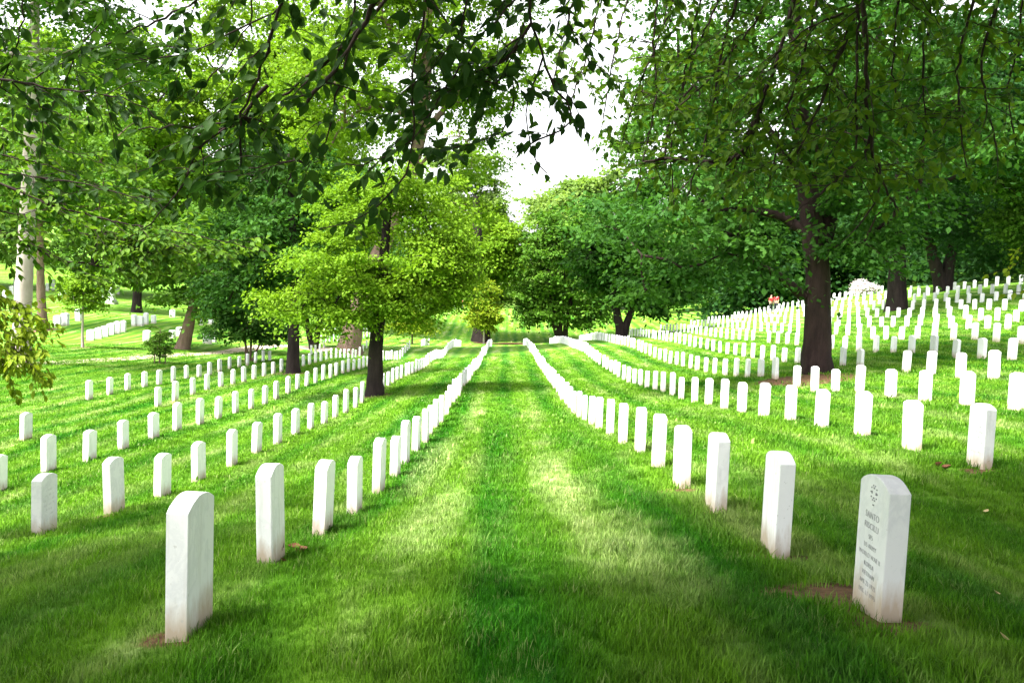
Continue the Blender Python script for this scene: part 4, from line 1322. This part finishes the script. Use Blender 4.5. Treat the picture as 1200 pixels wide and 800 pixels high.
# ------------------------------------------------------------------ far visitors
M_skin = plain_mat('skin', (.42, .26, .19))
M_red = plain_mat('red_cloth', (.55, .03, .04))
M_whitec = plain_mat('white_cloth', (.75, .75, .75))
M_darkc = plain_mat('dark_cloth', (.03, .03, .045))
M_hair = plain_mat('hair', (.03, .02, .015))
def skin_mesh(name, pts, edges, radii):
    bm = bmesh.new()
    ly = bm.verts.layers.skin.verify()
    vs = []
    for i, p in enumerate(pts):
        v = bm.verts.new(p); v[ly].radius = (radii[i], radii[i]); v[ly].use_root = (i == 0); vs.append(v)
    for a, b_ in edges: bm.edges.new((vs[a], vs[b_]))
    m = bpy.data.meshes.new(name); bm.to_mesh(m); bm.free()
    return m
def skinned(name, pts, edges, radii, mat, parent):
    o = link(name, skin_mesh(name, pts, edges, radii), mat, parent)
    o.modifiers.new('skin', 'SKIN').use_smooth_shade = True
    sb = o.modifiers.new('smooth', 'SUBSURF'); sb.levels = 1; sb.render_levels = 1
    return o
def person(loc, rz, label, shirt, legs, group=None):
    r = thing('person', label, 'person', Vector(loc), group)
    r.rotation_euler = (0, 0, rz)
    P = [(0, 0, .98), (0, 0, 1.2), (0, .01, 1.42), (0, .0, 1.54), (0, -.01, 1.66), (0, -.01, 1.74)]
    E = [(0, 1), (1, 2), (2, 3), (3, 4), (4, 5)]
    rd = [.13, .12, .14, .055, .095, .085]
    for s in (-1, 1):
        i = len(P)
        P += [(s * .19, 0, 1.42), (s * .24, .03, 1.15), (s * .24, -.08, .92), (s * .24, -.11, .83)]
        E += [(2, i), (i, i + 1), (i + 1, i + 2), (i + 2, i + 3)]; rd += [.06, .048, .036, .034]
        i = len(P)
        P += [(s * .10, 0, .88), (s * .11, -.02 * s, .48), (s * .11, 0, .08), (s * .11, -.14, .04)]
        E += [(0, i), (i, i + 1), (i + 1, i + 2), (i + 2, i + 3)]; rd += [.10, .065, .045, .04]
    skinned('body', P, E, rd, M_skin, r)
    skinned('shirt', [(0, 0, .98), (0, 0, 1.2), (0, .01, 1.43), (-.19, 0, 1.43), (-.235, .02, 1.2), (.19, 0, 1.43), (.235, .02, 1.2)], [(0, 1), (1, 2), (2, 3), (3, 4), (2, 5), (5, 6)], [.155, .145, .16, .08, .066, .08, .066], shirt, r)
    skinned('trousers', [(0, 0, .98), (-.10, 0, .86), (-.11, .02, .48), (-.11, 0, .12), (.10, 0, .86), (.11, -.02, .48), (.11, 0, .12)], [(0, 1), (1, 2), (2, 3), (0, 4), (4, 5), (5, 6)], [.15, .12, .085, .068, .12, .085, .068], legs, r)
    skinned('hair', [(0, .01, 1.70), (0, .02, 1.77)], [(0, 1)], [.105, .095], M_hair, r)
    return r
G_V = 'far visitors'
person(hit(534, 363), .3, 'person in white clothes standing on the far road behind the lawn', M_whitec, M_whitec, G_V)
person(hit(542.5, 363), -.4, 'person in red shirt and dark trousers on the far road beside the one in white', M_red, M_darkc, G_V)
def behind_rows(px, top_py, dmin):
    for d in np.linspace(dmin, 140, 200):
        p = on_ground(px, d)
        _, py, _ = project(np.array([p[0], p[1], p[2] + 1.75]))
        if py[0] <= top_py: return p
    return on_ground(px, 110)
person(behind_rows(903, 354, 84), .5, 'left one of two people in red shirts behind the right rows', M_red, M_darkc, G_V)
person(behind_rows(909, 353, 84), -.8, 'right one of two people in red shirts behind the right rows', M_red, M_darkc, G_V)

# ------------------------------------------------------------------ grass blades on the near lawn
def tuft(seed, n, h, w, spread):
    rg = np.random.default_rng(seed)
    V, Q, T = [], [], []
    o = 0
    for i in range(n):
        b = rg.normal(0, spread, 2)
        a = rg.uniform(0, 6.28); lean = rg.uniform(.1, .75)
        d = np.array([math.cos(a), math.sin(a)]); s = np.array([-d[1], d[0]])
        hh = h * rg.uniform(.5, 1.25); ww = w * rg.uniform(.7, 1.2)
        for t, wf in ((0, 1), (.5, .85)):
            z = hh * t * (1 - .25 * lean * t); x = b + d * hh * lean * t * t
            V += [(*(x - s * ww * wf / 2), z - (.01 if t == 0 else 0)), (*(x + s * ww * wf / 2), z - (.01 if t == 0 else 0))]
        V.append((*(b + d * hh * lean), hh * (1 - .25 * lean)))
        Q.append((o, o + 1, o + 3, o + 2)); T.append((o + 2, o + 3, o + 4))
        o += 5
    m = mesh_np('grass_tuft', np.array(V), [np.array(Q), np.array(T)])
    m.materials.append(M_blade)
    return m

def grass_field(name, label, d0, d1, dens, h, w, nb, spread, seed):
    rg = np.random.default_rng(seed)
    # area-uniform points of the view wedge
    n = int(dens * (.5 * (d1 ** 2 - d0 ** 2) * 1.34 + 4.0 * (d1 - d0)))
    y = np.sqrt(rg.uniform((d0 + 1.5) ** 2, (d1 + 1.5) ** 2, n)) - 1.5; x = (y * .67 + 2.0) * rg.uniform(-1, 1, n)
    z = height(x, y)
    keep = rg.uniform(0, 1, n) < np.clip((d1 - y) / (.45 * (d1 - d0)), 0, 1)
    for p, r in DIRT:
        if r > 0:
            dd = np.hypot(x - p[0], y - p[1])
            keep &= (dd > r * rg.uniform(.35, 1.15, n))
    x, y, z = x[keep], y[keep], z[keep]
    n = len(x)
    m = mesh_np(name, np.stack([x, y, z], -1), np.array([[0, 1, 2]]))
    m.clear_geometry()
    m.vertices.add(n)
    m.vertices.foreach_set('co', np.stack([x, y, z], -1).astype(np.float32).ravel())
    # height varies in clumps
    cl = .5 + .5 * np.sin(x * 4.1 + np.cos(y * 3.3) * 2.4) * np.cos(y * 3.7 + np.sin(x * 2.9) * 2.4)
    sc = (.5 + .75 * cl) * rg.uniform(.75, 1.25, n)
    a = m.attributes.new('scl', 'FLOAT', 'POINT'); a.data.foreach_set('value', sc.astype(np.float32))
    rot = np.stack([rg.normal(0, .12, n), rg.normal(0, .12, n), rg.uniform(0, 6.28, n)], -1)
    a = m.attributes.new('rot', 'FLOAT_VECTOR', 'POINT'); a.data.foreach_set('vector', rot.astype(np.float32).ravel())
    o = tag(link(name, m), label, 'grass', kind='stuff')
    coll = bpy.data.collections.new(name + '_tufts')
    for i in range(5):
        t = bpy.data.objects.new('grass_tuft', tuft(seed * 10 + i, nb, h, w, spread))
        coll.objects.link(t)
    ng = bpy.data.node_groups.new(name, 'GeometryNodeTree')
    ng.interface.new_socket('Geometry', in_out='INPUT', socket_type='NodeSocketGeometry')
    ng.interface.new_socket('Geometry', in_out='OUTPUT', socket_type='NodeSocketGeometry')
    N = ng.nodes
    gi = N.new('NodeGroupInput'); go = N.new('NodeGroupOutput')
    ci = N.new('GeometryNodeCollectionInfo'); ci.inputs['Collection'].default_value = coll
    ci.inputs['Separate Children'].default_value = True; ci.inputs['Reset Children'].default_value = True
    iop = N.new('GeometryNodeInstanceOnPoints'); iop.inputs['Pick Instance'].default_value = True
    na = N.new('GeometryNodeInputNamedAttribute'); na.data_type = 'FLOAT_VECTOR'; na.inputs['Name'].default_value = 'rot'
    nb_ = N.new('GeometryNodeInputNamedAttribute'); nb_.data_type = 'FLOAT'; nb_.inputs['Name'].default_value = 'scl'
    ri = N.new('FunctionNodeRandomValue'); ri.data_type = 'INT'; ri.inputs[4].default_value = 0; ri.inputs[5].default_value = 4
    L = ng.links.new
    L(gi.outputs[0], iop.inputs['Points']); L(ci.outputs[0], iop.inputs['Instance'])
    L(na.outputs['Attribute'], iop.inputs['Rotation']); L(nb_.outputs['Attribute'], iop.inputs['Scale'])
    L(ri.outputs[2], iop.inputs['Instance Index'])
    L(iop.outputs[0], go.inputs[0])
    md = o.modifiers.new('grow', 'NODES'); md.node_group = ng
    return o
grass_field('grass', 'long green grass blades of the near lawn', 2.3, 8.5, 950, .058, .0042, 16, .034, 81)
grass_field('grass', 'mown grass blades of the lawn beyond the nearest headstones', 5.0, 22, 300, .062, .0085, 14, .05, 82)
grass_field('grass', 'short mown grass of the middle lawn', 11, 60, 60, .06, .019, 14, .11, 83)
